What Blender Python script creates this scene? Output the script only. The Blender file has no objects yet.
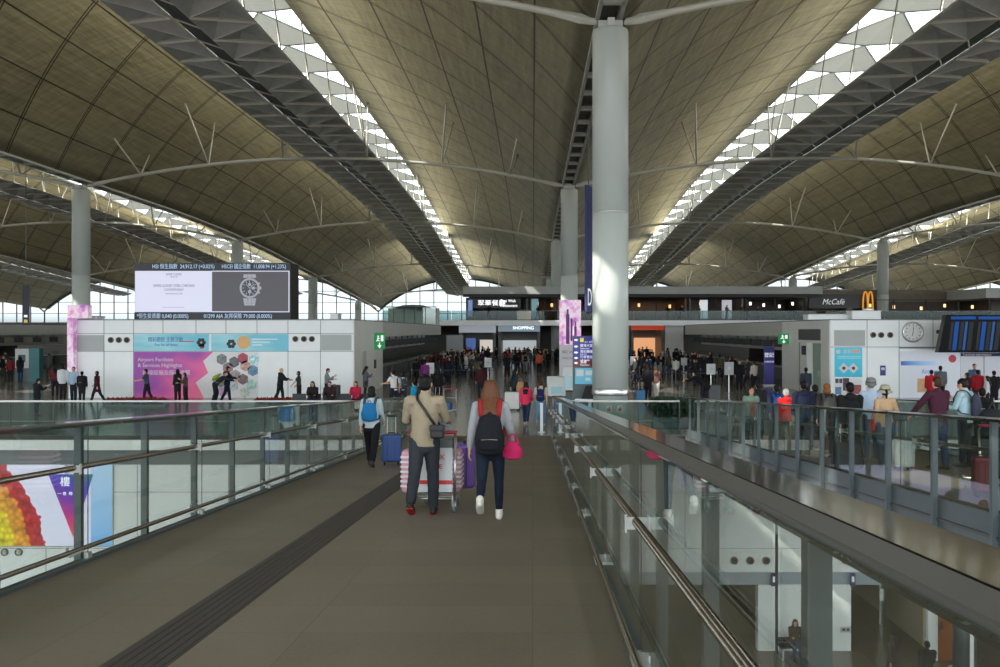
import bpy, bmesh, math, random
from mathutils import Vector, Matrix, noise
R = math.radians
PI = math.pi
C = bpy.context.scene.collection
SC = bpy.context.scene
rnd = random.Random(7)

def srgb(r, g, b):
    def f(v):
        v /= 255.0
        return v / 12.92 if v <= 0.04045 else ((v + 0.055) / 1.055) ** 2.4
    return (f(r), f(g), f(b), 1.0)

# ------------------------------------------------------------------ camera, sky, light
FPX, VX, HY, EYE = 922.0, 532.6, 331.0, 3.4
cam_d = bpy.data.cameras.new('camera'); cam = bpy.data.objects.new('camera', cam_d); C.objects.link(cam)
cam_d.sensor_width = 36.0; cam_d.lens = FPX * 36.0 / 1000.0
cam_d.clip_start = 0.05; cam_d.clip_end = 2000
cam.location = (0, 0, EYE)
cam.rotation_euler = (R(90), 0, 0)
cam_d.shift_x = (500.0 - VX) / 1000.0; cam_d.shift_y = (HY - 333.5) / 1000.0
SC.camera = cam
SC.view_settings.view_transform = 'Standard'
SC.view_settings.look = 'None'
SC.view_settings.gamma = 1.0
SC.view_settings.exposure = 0.0
try: SC.view_settings.use_curve_mapping = False
except Exception: pass
SC.cycles.use_denoising = True
SC.cycles.transparent_max_bounces = 32
SC.cycles.max_bounces = 8
SC.cycles.diffuse_bounces = 4
SC.cycles.glossy_bounces = 4
SC.cycles.sample_clamp_indirect = 6.0
SC.cycles.caustics_reflective = False
SC.cycles.caustics_refractive = False

world = bpy.data.worlds.new('sky'); SC.world = world; world.use_nodes = True
wn = world.node_tree.nodes; wl = world.node_tree.links
bg = wn['Background']
tc = wn.new('ShaderNodeTexCoord'); sp = wn.new('ShaderNodeSeparateXYZ'); cr = wn.new('ShaderNodeValToRGB')
wl.new(tc.outputs['Generated'], sp.inputs[0]); wl.new(sp.outputs['Z'], cr.inputs[0])
cr.color_ramp.elements[0].position = 0.0; cr.color_ramp.elements[0].color = (0.16, 0.16, 0.16, 1)
cr.color_ramp.elements[1].position = 0.02; cr.color_ramp.elements[1].color = (0.90, 0.96, 1.0, 1)
wl.new(cr.outputs[0], bg.inputs['Color'])
bg.inputs['Strength'].default_value = SKY = 5.0

def area(name, loc, rot, sx, sy, power, col=(1, 1, 1)):
    l = bpy.data.lights.new(name, 'AREA'); l.shape = 'RECTANGLE'; l.size = sx; l.size_y = sy
    l.energy = power; l.color = col
    o = bpy.data.objects.new(name, l); C.objects.link(o); o.location = loc; o.rotation_euler = rot
    return o

# the sun, high on the left behind the camera, comes in through the skylight panes
sl = bpy.data.lights.new('sun', 'SUN'); sl.energy = 9.0; sl.angle = R(.6); sl.color = (1.0, 0.92, 0.78)
so = bpy.data.objects.new('sun', sl); C.objects.link(so); so.location = (-40, -20, 60)
so.rotation_euler = Vector((1.0, .568, -.978)).to_track_quat('-Z', 'Y').to_euler()

# roof geometry (all heights above the hall floor)
ROWS = [2.7 + 36.0 * k for k in range(-3, 4)]
CROWNS = [r + 18.0 for r in ROWS[:-1]]
ZV = 14.1
def drop(y):
    if y < 80: return 0.0
    if y < 120: return 0.0008 * (y - 80) ** 2
    return 1.28 + 0.064 * (y - 120)
def zshell(u, y):
    u = min(max(u, 0), 36); x = 18.0 - u
    return ZV + math.sqrt(26.6 ** 2 - x * x) - 19.6 - drop(y)
ZT = 17.3
# uplights that stand on top of the hanging reflectors and wash the vaults
for cx in CROWNS[1:5]:
    for s in (-1, 1):
        l = area('reflector_uplight', (cx + s*1.7, 82, ZT + .68), (0, -s*R(116), 0), 0.5, 118.0, 2000.0, (1.0, 0.93, 0.75))
        l.data.spread = R(120)
        l = area('reflector_uplight', (cx + s*1.7, 168, ZT + .68 - 4.2), (0, -s*R(116), 0), 0.5, 46.0, 1500.0, (1.0, 0.95, 0.82))
        l.rotation_euler = (Matrix.Rotation(-math.atan(.064), 3, 'X') @ l.rotation_euler.to_matrix()).to_euler(); l.data.spread = R(120)

# ------------------------------------------------------------------ materials
MATS = {}
def mat(name, col, rough=0.6, metal=0.0, noise_s=0.0, noise_a=0.0, spec=0.5, bump=0.0, emit=None, estr=0.0):
    if name in MATS: return MATS[name]
    m = bpy.data.materials.new(name); m.use_nodes = True; MATS[name] = m
    nt = m.node_tree; b = nt.nodes['Principled BSDF']
    b.inputs['Base Color'].default_value = col
    b.inputs['Roughness'].default_value = rough
    b.inputs['Metallic'].default_value = metal
    b.inputs['Specular IOR Level'].default_value = spec
    if emit is not None:
        b.inputs['Emission Color'].default_value = emit; b.inputs['Emission Strength'].default_value = estr
    if noise_s:
        t = nt.nodes.new('ShaderNodeTexCoord'); n = nt.nodes.new('ShaderNodeTexNoise')
        n.inputs['Scale'].default_value = noise_s; n.inputs['Detail'].default_value = 4
        nt.links.new(t.outputs['Object'], n.inputs['Vector'])
        mp = nt.nodes.new('ShaderNodeMapRange')
        mp.inputs['From Min'].default_value = 0.25; mp.inputs['From Max'].default_value = 0.75
        mp.inputs['To Min'].default_value = 1 - noise_a; mp.inputs['To Max'].default_value = 1 + noise_a
        nt.links.new(n.outputs['Fac'], mp.inputs['Value'])
        mx = nt.nodes.new('ShaderNodeVectorMath'); mx.operation = 'SCALE'
        mx.inputs[0].default_value = col[:3]
        nt.links.new(mp.outputs[0], mx.inputs['Scale']); nt.links.new(mx.outputs[0], b.inputs['Base Color'])
        if bump:
            bp = nt.nodes.new('ShaderNodeBump'); bp.inputs['Strength'].default_value = bump
            bp.inputs['Distance'].default_value = 0.02
            nt.links.new(n.outputs['Fac'], bp.inputs['Height']); nt.links.new(bp.outputs[0], b.inputs['Normal'])
    return m
def cloth(rgb):
    return mat('cloth %d %d %d' % rgb, srgb(*rgb), 0.85, 0, 90.0, 0.08, 0.2)
def paint(rgb, rough=0.45):
    return mat('paint %d %d %d %.2f' % (rgb + (rough,)), srgb(*rgb), rough, 0, 6.0, 0.04, 0.4)
def lit(rgb, s=0.8):
    c = srgb(*rgb)
    return mat('lit %d %d %d %.2f' % (rgb + (s,)), (c[0] * .3, c[1] * .3, c[2] * .3, 1), 0.3, 0, emit=c, estr=s)

def glass(name, tint, f0=0.05, rough=0.0):
    if name in MATS: return MATS[name]
    m = bpy.data.materials.new(name); m.use_nodes = True; MATS[name] = m
    nt = m.node_tree; nt.nodes.remove(nt.nodes['Principled BSDF']); out = nt.nodes['Material Output']
    tr = nt.nodes.new('ShaderNodeBsdfTransparent'); tr.inputs[0].default_value = tint
    gl = nt.nodes.new('ShaderNodeBsdfGlossy'); gl.inputs['Roughness'].default_value = rough
    gl.inputs['Color'].default_value = (0.95, 1, 0.98, 1)
    lw = nt.nodes.new('ShaderNodeLayerWeight'); lw.inputs['Blend'].default_value = 0.5
    pw = nt.nodes.new('ShaderNodeMath'); pw.operation = 'POWER'; pw.inputs[1].default_value = 4.5
    nt.links.new(lw.outputs['Facing'], pw.inputs[0])
    mr = nt.nodes.new('ShaderNodeMapRange'); mr.inputs['To Min'].default_value = f0; mr.inputs['To Max'].default_value = 0.9
    nt.links.new(pw.outputs[0], mr.inputs['Value'])
    mx = nt.nodes.new('ShaderNodeMixShader')
    nt.links.new(mr.outputs[0], mx.inputs[0]); nt.links.new(tr.outputs[0], mx.inputs[1]); nt.links.new(gl.outputs[0], mx.inputs[2])
    nt.links.new(mx.outputs[0], out.inputs['Surface'])
    return m

def nodes_of(m):
    nt = m.node_tree
    return nt, nt.nodes['Principled BSDF']
def N(nt, kind, **kw):
    n = nt.nodes.new(kind)
    for k, v in kw.items(): setattr(n, k, v)
    return n
def ramp(nt, stops, interp='LINEAR'):
    r = nt.nodes.new('ShaderNodeValToRGB'); r.color_ramp.interpolation = interp
    e = r.color_ramp.elements
    while len(e) < len(stops): e.new(0.5)
    for i, (p, c) in enumerate(stops):
        e[i].position = p; e[i].color = c
    return r
def mathn(nt, op, a, b=None):
    n = nt.nodes.new('ShaderNodeMath'); n.operation = op
    for i, v in enumerate((a, b)):
        if v is None: continue
        if isinstance(v, (int, float)): n.inputs[i].default_value = v
        else: nt.links.new(v, n.inputs[i])
    return n.outputs[0]

def tile_mat(name, col, sx, sy, line, joint, rough, noise_a=0.12, ns=9.0, spec=0.5, fine=60.0):
    """stone slabs: joints by object coordinates"""
    m = mat(name, col, rough, 0, spec=spec); nt, b = nodes_of(m)
    t = N(nt, 'ShaderNodeTexCoord'); s = N(nt, 'ShaderNodeSeparateXYZ'); nt.links.new(t.outputs['Object'], s.inputs[0])
    def edge(o, size):
        f = mathn(nt, 'FRACT', mathn(nt, 'DIVIDE', o, size))
        d = mathn(nt, 'MINIMUM', f, mathn(nt, 'SUBTRACT', 1.0, f))
        return mathn(nt, 'LESS_THAN', mathn(nt, 'MULTIPLY', d, size), line)
    ln = mathn(nt, 'MAXIMUM', edge(s.outputs['X'], sx), edge(s.outputs['Y'], sy))
    n1 = N(nt, 'ShaderNodeTexNoise'); n1.inputs['Scale'].default_value = ns * .1; n1.inputs['Detail'].default_value = 3
    n2 = N(nt, 'ShaderNodeTexNoise'); n2.inputs['Scale'].default_value = fine; n2.inputs['Detail'].default_value = 2
    for n in (n1, n2): nt.links.new(t.outputs['Object'], n.inputs['Vector'])
    wn_ = N(nt, 'ShaderNodeTexWhiteNoise'); wn_.noise_dimensions = '2D'
    cb = N(nt, 'ShaderNodeCombineXYZ')
    nt.links.new(mathn(nt, 'FLOOR', mathn(nt, 'DIVIDE', s.outputs['X'], sx)), cb.inputs[0])
    nt.links.new(mathn(nt, 'FLOOR', mathn(nt, 'DIVIDE', s.outputs['Y'], sy)), cb.inputs[1])
    nt.links.new(cb.outputs[0], wn_.inputs['Vector'])
    k = mathn(nt, 'ADD', mathn(nt, 'MULTIPLY', n1.outputs['Fac'], noise_a * 2), mathn(nt, 'MULTIPLY', n2.outputs['Fac'], noise_a * 2))
    k = mathn(nt, 'ADD', k, mathn(nt, 'MULTIPLY', wn_.outputs['Value'], noise_a * .8))
    k = mathn(nt, 'ADD', k, 1 - noise_a * 2.4)
    sc_ = N(nt, 'ShaderNodeVectorMath', operation='SCALE'); sc_.inputs[0].default_value = col[:3]; nt.links.new(k, sc_.inputs['Scale'])
    mx = N(nt, 'ShaderNodeMix', data_type='RGBA'); nt.links.new(ln, mx.inputs['Factor'])
    nt.links.new(sc_.outputs[0], mx.inputs['A']); mx.inputs['B'].default_value = joint
    nt.links.new(mx.outputs['Result'], b.inputs['Base Color'])
    return m

# ------------------------------------------------------------------ object helpers
def empty(name, loc=(0, 0, 0), rz=0.0, label=None, cat=None, group=None, kind=None):
    o = bpy.data.objects.new(name, None); C.objects.link(o); o.location = loc; o.rotation_euler = (0, 0, rz)
    o.empty_display_size = .1
    return tag(o, label, cat, group, kind)
def tag(o, label=None, cat=None, group=None, kind=None):
    if label: o['label'] = label
    if cat: o['category'] = cat
    if group: o['group'] = group
    if kind: o['kind'] = kind
    return o
def link(name, me, m=None, parent=None, loc=None):
    o = bpy.data.objects.new(name, me); C.objects.link(o)
    if m is not None and not me.materials: me.materials.append(m)
    if parent is not None: o.parent = parent
    if loc is not None: o.location = loc
    return o
def obj(name, bm, m=None, parent=None, smooth=False, bevel=0.0, loc=None):
    me = bpy.data.meshes.new(name); bmesh.ops.recalc_face_normals(bm, faces=bm.faces)
    bm.to_mesh(me); bm.free()
    if smooth:
        for p in me.polygons: p.use_smooth = True
    o = link(name, me, m, parent, loc)
    if bevel:
        md = o.modifiers.new('edge', 'BEVEL'); md.width = bevel; md.segments = 2; md.limit_method = 'ANGLE'
    return o
def struct(name, bm, m, parent=None, **kw):
    o = obj(name, bm, m, parent, **kw)
    if parent is None: o['kind'] = 'structure'
    return o
BM = bmesh.new
def box(bm, x0, x1, y0, y1, z0, z1):
    v = [bm.verts.new(p) for p in ((x0,y0,z0),(x1,y0,z0),(x1,y1,z0),(x0,y1,z0),(x0,y0,z1),(x1,y0,z1),(x1,y1,z1),(x0,y1,z1))]
    for f in ((0,3,2,1),(4,5,6,7),(0,1,5,4),(1,2,6,5),(2,3,7,6),(3,0,4,7)): bm.faces.new([v[i] for i in f])
    return bm
def bx(*a): return box(BM(), *a)
def sheared(bm, x0, x1, y0, y1, za, zb, h):
    """bar along y: bottom za at y0, zb at y1, height h"""
    v = [bm.verts.new(p) for p in ((x0,y0,za),(x1,y0,za),(x1,y1,zb),(x0,y1,zb),(x0,y0,za+h),(x1,y0,za+h),(x1,y1,zb+h),(x0,y1,zb+h))]
    for f in ((0,3,2,1),(4,5,6,7),(0,1,5,4),(1,2,6,5),(2,3,7,6),(3,0,4,7)): bm.faces.new([v[i] for i in f])
    return bm
def tube(bm, pts, rad, n=8, caps=True, flat=None):
    """rings along pts; rad = number or list of number / (rx, ry); flat = the reference direction of rx"""
    pts = [Vector(p) for p in pts]; L = len(pts)
    if not isinstance(rad, (list, tuple)): rad = [rad] * L
    rings = []; ref = Vector(flat) if flat is not None else None; last = None
    for i, p in enumerate(pts):
        d = (pts[min(i+1, L-1)] - pts[max(i-1, 0)])
        d = d.normalized() if d.length > 1e-9 else Vector((0,0,1))
        a = ref if ref is not None else (last if last is not None else (Vector((1,0,0)) if abs(d.x) < .9 else Vector((0,1,0))))
        a = a - d * a.dot(d)
        a = a.normalized() if a.length > 1e-6 else d.orthogonal().normalized()
        b = d.cross(a); last = a
        r = rad[i]; rx, ry = r if isinstance(r, (list, tuple)) else (r, r)
        rings.append([bm.verts.new(p + a * (rx * math.cos(2*PI*k/n)) + b * (ry * math.sin(2*PI*k/n))) for k in range(n)])
    for i in range(L - 1):
        for k in range(n):
            bm.faces.new((rings[i][k], rings[i][(k+1) % n], rings[i+1][(k+1) % n], rings[i+1][k]))
    if caps:
        bm.faces.new(rings[0][::-1]); bm.faces.new(rings[-1])
    return bm
def cap(pts, rad, n=12, flat=None, bm=None, f0=False, f1=False):
    """tube with rounded ends"""
    bm = bm if bm is not None else BM()
    pts = [Vector(p) for p in pts]
    rad = list(rad) if isinstance(rad, (list, tuple)) else [rad] * len(pts)
    def sc(r, k): return (r[0]*k, r[1]*k) if isinstance(r, (list, tuple)) else r*k
    def mean(r): return min(r) if isinstance(r, (list, tuple)) else r
    d0 = (pts[0]-pts[1]).normalized(); d1 = (pts[-1]-pts[-2]).normalized()
    P = []; Q = []
    for k in () if f0 else (.96, .75, .4):
        P.append(pts[0] + d0 * mean(rad[0]) * k); Q.append(sc(rad[0], math.sqrt(max(0.03, 1-k*k))))
    P += pts; Q += rad
    for k in () if f1 else (.4, .75, .96):
        P.append(pts[-1] + d1 * mean(rad[-1]) * k); Q.append(sc(rad[-1], math.sqrt(max(0.03, 1-k*k))))
    return tube(bm, P, Q, n, True, flat)
def ball(bm, c, r, n=12, rot=None):
    r = r if isinstance(r, (list, tuple)) else (r, r, r)
    mt = Matrix.Translation(c) @ (rot.to_4x4() if rot is not None else Matrix.Identity(4)) @ Matrix.Diagonal((r[0], r[1], r[2], 1))
    bmesh.ops.create_uvsphere(bm, u_segments=n, v_segments=max(6, n*2//3), radius=1.0, matrix=mt)
    return bm
def cyl(bm, c, r, h, n=24, axis='Z', r2=None):
    rot = {'Z': Matrix.Identity(4), 'Y': Matrix.Rotation(-PI/2, 4, 'X'), 'X': Matrix.Rotation(PI/2, 4, 'Y')}[axis]
    bmesh.ops.create_cone(bm, cap_ends=True, segments=n, radius1=r, radius2=r if r2 is None else r2, depth=h, matrix=Matrix.Translation(c) @ rot)
    return bm
def lathe(bm, prof, n=32, c=(0, 0, 0), caps=True):
    rings = [[bm.verts.new((c[0]+r*math.cos(2*PI*k/n), c[1]+r*math.sin(2*PI*k/n), c[2]+z)) for k in range(n)] for r, z in prof]
    for i in range(len(rings)-1):
        for k in range(n): bm.faces.new((rings[i][k], rings[i][(k+1)%n], rings[i+1][(k+1)%n], rings[i+1][k]))
    if caps: bm.faces.new(rings[0][::-1]); bm.faces.new(rings[-1])
    return bm
def poly(bm, pts, th=None, axis=(0, 1, 0)):
    v = [bm.verts.new(p) for p in pts]
    f = bm.faces.new(v)
    if th:
        r = bmesh.ops.extrude_face_region(bm, geom=[f])
        vs = [e for e in r['geom'] if isinstance(e, bmesh.types.BMVert)]
        bmesh.ops.translate(bm, verts=vs, vec=Vector(axis) * th)
    return bm
def remesh(bm, voxel, smooth_it=3, wrinkle=0.0, ws=14.0, decim=0.0, zs=1.6):
    """join overlapping solids into one continuous surface; returns a mesh"""
    me = bpy.data.meshes.new('tmp'); bm.to_mesh(me); bm.free()
    o = bpy.data.objects.new('tmp', me); C.objects.link(o)
    md = o.modifiers.new('r', 'REMESH'); md.mode = 'VOXEL'; md.voxel_size = voxel; md.use_smooth_shade = True
    if smooth_it:
        s = o.modifiers.new('s', 'SMOOTH'); s.factor = 0.5; s.iterations = smooth_it
    if decim:
        d_ = o.modifiers.new('d', 'DECIMATE'); d_.ratio = decim
    dg = bpy.context.evaluated_depsgraph_get(); dg.update()
    out = bpy.data.meshes.new_from_object(o.evaluated_get(dg))
    bpy.data.objects.remove(o); bpy.data.meshes.remove(me)
    if wrinkle:
        ns = [v.normal.copy() for v in out.vertices]
        for v, n_ in zip(out.vertices, ns):
            p = v.co * ws; p.z *= zs
            v.co += n_ * (noise.noise(p) * wrinkle)
    for p in out.polygons: p.use_smooth = True
    return out
def px(x, Z, y=None):
    X = (x - VX) * Z / FPX
    return X if y is None else (X, EYE - (y - HY) * Z / FPX)
def text(s, size, loc, m, parent=None, name='lettering', rot=(PI/2, 0, 0), align='LEFT', th=0.004, sx=1.0, shear=0.0):
    cu = bpy.data.curves.new(name, 'FONT'); cu.body = s; cu.size = size; cu.align_x = align; cu.align_y = 'CENTER'; cu.extrude = th
    cu.shear = shear; cu.resolution_u = 3
    tmp = bpy.data.objects.new(name, cu); C.objects.link(tmp)
    me = bpy.data.meshes.new_from_object(tmp.evaluated_get(bpy.context.evaluated_depsgraph_get()))
    bpy.data.objects.remove(tmp); bpy.data.curves.remove(cu); me.materials.clear()
    o = link(name, me, m); o['kind'] = 'stuff'
    o.location = loc; o.rotation_euler = rot; o.scale = (sx, 1, 1)
    if parent is not None: o.parent = parent
    return o
def copy_tree(o, parent=None):
    c = o.copy(); C.objects.link(c)
    if parent is not None: c.parent = parent
    for ch in list(KIDS.get(o.name, o.children)): copy_tree(ch, c)
    return c
KIDS = {}
ORD = ['nearest', 'second', 'third', 'fourth', 'fifth', 'sixth', 'seventh', 'eighth', 'ninth', 'tenth', 'eleventh', 'twelfth',
       'thirteenth', 'fourteenth', 'fifteenth', 'sixteenth', 'seventeenth', 'eighteenth', 'nineteenth', 'twentieth', 'twenty-first', 'twenty-second', 'twenty-third', 'twenty-fourth']

# common materials
steel = mat('brushed steel', (0.55, 0.55, 0.54, 1), 0.28, 1.0)
chrome = mat('chrome', (0.8, 0.8, 0.8, 1), 0.08, 1.0)
darksteel = mat('dark steel', srgb(88, 96, 98), 0.45, 0.3, 8.0, 0.06)
postgrey = mat('post grey', srgb(92, 103, 108), 0.4, 0.2, 8.0, 0.05)
white = mat('white panel', srgb(236, 240, 241), 0.35, 0, 1.2, 0.03)
offwhite = mat('off white paint', srgb(205, 208, 204), 0.5, 0, 2.0, 0.04)
greyp = mat('grey panel', srgb(186, 188, 184), 0.5, 0, 2.0, 0.05)
black = mat('black plastic', srgb(22, 23, 25), 0.5, 0, 20.0, 0.1)
rubber = mat('rubber', srgb(30, 30, 31), 0.85)
clear = glass('clear glass', (0.86, 0.93, 0.90, 1))
rampglass = glass('ramp glass', (0.78, 0.81, 0.78, 1), 0.05)
railglass = glass('hall edge glass', (0.68, 0.79, 0.76, 1), 0.025)
thinclear = glass('skylight glass', (0.80, 0.82, 0.82, 1), 0.03)
filmglass = glass('filmed facade glass', (0.24, 0.26, 0.265, 1), 0.02)
# ------------------------------------------------------------------ floors
hallfloor = tile_mat('polished granite', srgb(134, 132, 125), 1.2, 1.2, 0.004, srgb(60, 60, 58), 0.16, 0.10)
rampstone = tile_mat('ramp granite', srgb(119, 110, 95), 1.5, 0.75, 0.004, srgb(102, 94, 82), 0.50, 0.17, 9.0, 0.4, 38.0)
lowstone = tile_mat('lower granite', srgb(112, 102, 88), 1.2, 1.2, 0.006, srgb(70, 64, 56), 0.25, 0.08)
YE = 30.0
def zr(y): return max(0.0, 1.8 - 0.0607 * y)
YTOP = 1.8 / 0.0607
struct('floor', bx(-118, 122, YE, 230, -0.45, 0.0), hallfloor)
struct('floor_lower', bx(-60, 70, -24, 60, -7.4, -7.1), lowstone)
def ramp_deck(name, x0, x1):
    bm = BM(); y0 = -14.0; th = .42
    pr = [(y0, zr(y0)), (YTOP, 0.0), (YE, 0.0)]
    top = [[bm.verts.new((x, y, z)) for y, z in pr] for x in (x0, x1)]
    bot = [[bm.verts.new((x, y, z - th)) for y, z in pr] for x in (x0, x1)]
    for i in range(2):
        bm.faces.new((top[0][i], top[1][i], top[1][i+1], top[0][i+1]))
        bm.faces.new((bot[0][i], bot[0][i+1], bot[1][i+1], bot[1][i]))
        bm.faces.new((top[0][i], top[0][i+1], bot[0][i+1], bot[0][i]))
        bm.faces.new((top[1][i], bot[1][i], bot[1][i+1], top[1][i+1]))
    bm.faces.new((top[0][0], bot[0][0], bot[1][0], top[1][0])); bm.faces.new((top[0][2], top[1][2], bot[1][2], bot[0][2]))
    return struct(name, bm, rampstone)
ramp_deck('floor_ramp', -4.16, 0.70)
ramp_deck('floor_ramp_side', 4.97, 9.82)
# dark ribbed guidance strip let into the ramp
ribm = mat('guide strip stone', srgb(66, 63, 58), 0.6, 0, 14.0, 0.1)
bm = BM()
y0, y1 = -10.0, YTOP - .3
for k in range(6):
    xa = -2.46 + k * 0.060
    sheared(bm, xa, xa + 0.046, y0, y1, zr(y0), zr(y1), 0.006)
sheared(bm, -2.48, -2.09, y0, y1, zr(y0) - .02, zr(y1) - .02, 0.0225)
tag(obj('guidance_strip', bm, ribm), 'dark ribbed tactile strip running along the ramp floor', 'floor strip')

# edge of the hall floor over the atrium, and the wall of the floor below
bm = BM()
for a, b in ((-60, -4.2), (0.74, 4.82), (9.94, 60)):
    box(bm, a, b, YE - .06, YE + .02, -.47, -.14)
struct('trim_1', bm, white)
struct('trim_2', bx(-60, 60, YE + .22, YE + .5, -.98, -.45), mat('recess grey', srgb(110, 116, 118), 0.5))
bm = BM()
struct('wall_lower_left', bx(-60, 1.4, YE + .3, YE + .6, -7.1, -.98), white)
struct('wall_lower_upper', bx(1.4, 60, YE + .3, YE + .6, -4.52, -.98), white)
struct('trim_3', bx(1.4, 60, YE + .34, YE + .58, -4.95, -4.52), mat('soffit blue grey', srgb(150, 162, 172), 0.5))
struct('wall_lower_pier', bx(7.4, 10.45, YE + .26, YE + .62, -7.1, -4.93), white)
beige = mat('beige panel', srgb(176, 162, 140), 0.5, 0, 2.0, 0.05)
struct('wall_lower_back', bx(1.4, 13.0, 39.0, 39.3, -7.1, -4.9), beige)
struct('wall_lower_side', bx(13.0, 13.25, 30.7, 39.0, -7.1, -4.9), beige)
struct('ceiling_lower', bx(-60, 70, YE + .6, 60, -5.0, -4.95), offwhite)
# seams of the white wall cladding
seam = mat('panel seam', srgb(120, 124, 124), 0.7)
bm = BM()
for x in [-58 + 3.0 * k for k in range(40)]: box(bm, x, x + .02, YE + .292, YE + .31, -4.5, -1.0)
for z in (-1.9, -3.75): box(bm, -58, 58, YE + .292, YE + .31, z, z + .015)
for x in [-58 + 1.5 * k for k in range(38)]: box(bm, x, x + .015, YE + .292, YE + .31, -7.1, -4.5)
struct('trim_4', bm, seam)

# ------------------------------------------------------------------ balustrades
capgrey = mat('satin cap', srgb(86, 85, 81), 0.42, 0.25, 4.0, 0.04)
cappol = mat('polished cap', (0.30, 0.265, 0.20, 1), 0.10, 1.0)
railm = mat('handrail steel', (0.36, 0.33, 0.29, 1), 0.25, 1.0)
brk = mat('bracket steel', srgb(188, 190, 188), 0.35, 0.2)
def ramp_balustrade(name, label, xg, s, y0, y1, phase, sp=1.46, curb=0.0):
    """xg glass plane; s = +1 when the void lies at larger x"""
    t = empty(name, (xg, 0, 0), 0, label, 'balustrade')
    def X(a, b):
        return (a, b) if a < b else (b, a)
    def bar(n, xa, xb, h0, hh, m, bev=0.0):
        a, b = X(s*xa, s*xb)
        return obj(n, sheared(BM(), a, b, y0, y1, zr(y0)+h0, zr(y1)+h0, hh), m, t, bevel=bev)
    bar('cap_edge', .022, .145, 1.232, .038, capgrey, .012)
    bar('cap_rail', .145, .335, 1.240, .030, cappol)
    hr = obj('handrail', tube(BM(), [(-s*.075, y0, zr(y0)+.89), (-s*.075, y1, zr(y1)+.89)], .024, 12), railm, t, smooth=True)
    obj('lower_rail', tube(BM(), [(-s*.075, y0, zr(y0)+.16), (-s*.075, y1, zr(y1)+.16)], .022, 12), railm, t, smooth=True)
    bar('base_channel', -.045, .03, -.02, .05, darksteel)
    bar('drip_strip', .03, .12, -.03, .035, capgrey)
    if curb: bar('curb_panel', .055, .098, -.42, .42 + curb, postgrey)
    k0 = math.ceil((y0 - phase) / sp); k1 = math.floor((y1 - phase) / sp)
    ys = [phase + k * sp for k in range(k0, k1 + 1)]
    for y in ys:
        a, b = X(s*.10, s*.165)
        obj('post', bx(a, b, y-.03, y+.03, zr(y)-.4, zr(y)+1.23), postgrey, t)
    j0 = 0 if abs((ys[0] - phase) / sp) % 2 < .5 else 1
    jo = [y - .1 for i, y in enumerate(ys) if i % 2 == j0]
    ed = [y0] + jo + [y1]
    for a, b in zip(ed, ed[1:]):
        if b - a < .2: continue
        bm = sheared(BM(), -.006, .006, a + .008, b - .008, zr(a)+.02, zr(b)+.02, 1.242)
        obj('glass_panel', bm, rampglass, t)
    for y in jo:
        for h, w in ((.89, .05), (.16, .13)):
            bm = BM()
            if h > .5:
                a, b = X(-s*.128, -s*.008); box(bm, a, b, y - .408, y - .392, zr(y-.4)+h-.04, zr(y-.4)+h+.022)
                a, b = X(-s*.134, -s*.124); obj('bracket_tip', bx(a, b, y - .415, y - .385, zr(y-.4)+h-.055, zr(y-.4)+h+.035), brk, t)
            else:
                a, b = X(-s*.095, -s*.008); box(bm, a, b, y - w - .4, y + w - .4, zr(y-.4)+h-.03, zr(y-.4)+h-.005)
            a, b = X(-s*.012, -s*.004)
            ob = obj('bracket', bm, brk, t)
            obj('bracket_pad', bx(a, b, y - .43, y - .37, zr(y-.4)+h-.05, zr(y-.4)+h+.03), brk, ob)
        obj('joint_seal', bx(-.003, .003, y-.004, y+.004, zr(y)+.03, zr(y)+1.225), rubber, t)
        a, b = X(-s*.02, s*.02)
        obj('clamp', bx(a, b, y-.035, y+.035, zr(y)+.03, zr(y)+.085), brk, t)
    return t
ramp_balustrade('ramp_balustrade', 'glass balustrade with wide polished cap along right edge of the ramp', 0.62, 1, -5, YTOP, 2.443)
ramp_balustrade('ramp_balustrade', 'glass balustrade with grey outer posts along left edge of the ramp', -4.09, -1, -5, YTOP, 8.58)
ramp_balustrade('ramp_balustrade', 'balustrade with close grey posts along near edge of the crowded second ramp', 5.05, -1, -3, YTOP, 9.83, curb=.24)
ramp_balustrade('ramp_balustrade', 'glass balustrade behind the people on the crowded second ramp', 9.78, 1, -3, YTOP, 9.1)
def hall_balustrade(label, x0, x1):
    t = empty('hall_balustrade', (x0, YE + .12, 0), 0, label, 'balustrade')
    w = x1 - x0
    obj('top_rail', tube(BM(), [(0, 0, 1.105), (w, 0, 1.105)], .032, 10), mat('white rail', srgb(228, 230, 228), .3), t, smooth=True)
    n = max(1, round(w / 1.44)); d = w / n
    for k in range(n + 1):
        obj('post', bx(k*d - .02, k*d + .02, .02, .06, -.3, 1.08), darksteel, t)
    for k in range(n):
        obj('glass_panel', bx(k*d + .008, (k+1)*d - .008, -.006, .006, -.14, 1.06), railglass, t)
    obj('lower_rail', tube(BM(), [(0, .05, .45), (w, .05, .45)], .014, 8), steel, t, smooth=True)
hall_balustrade('long glass balustrade on the hall floor edge, left of the ramp', -50.0, -4.22)
hall_balustrade('short glass balustrade with white rail between the two ramps', 0.80, 4.80)
hall_balustrade('glass balustrade on the hall floor edge, right of the crowded ramp', 9.98, 42.0)
t = empty('end_post', (.30, 31.0, 0), 0, 'white post standing where the ramp balustrade ends', 'post')
obj('shaft', bx(-.05, .05, -.05, .05, 0.02, .98), white, t, bevel=.012); obj('foot_plate', bx(-.1, .1, -.1, .1, 0, .02), steel, t)

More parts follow.
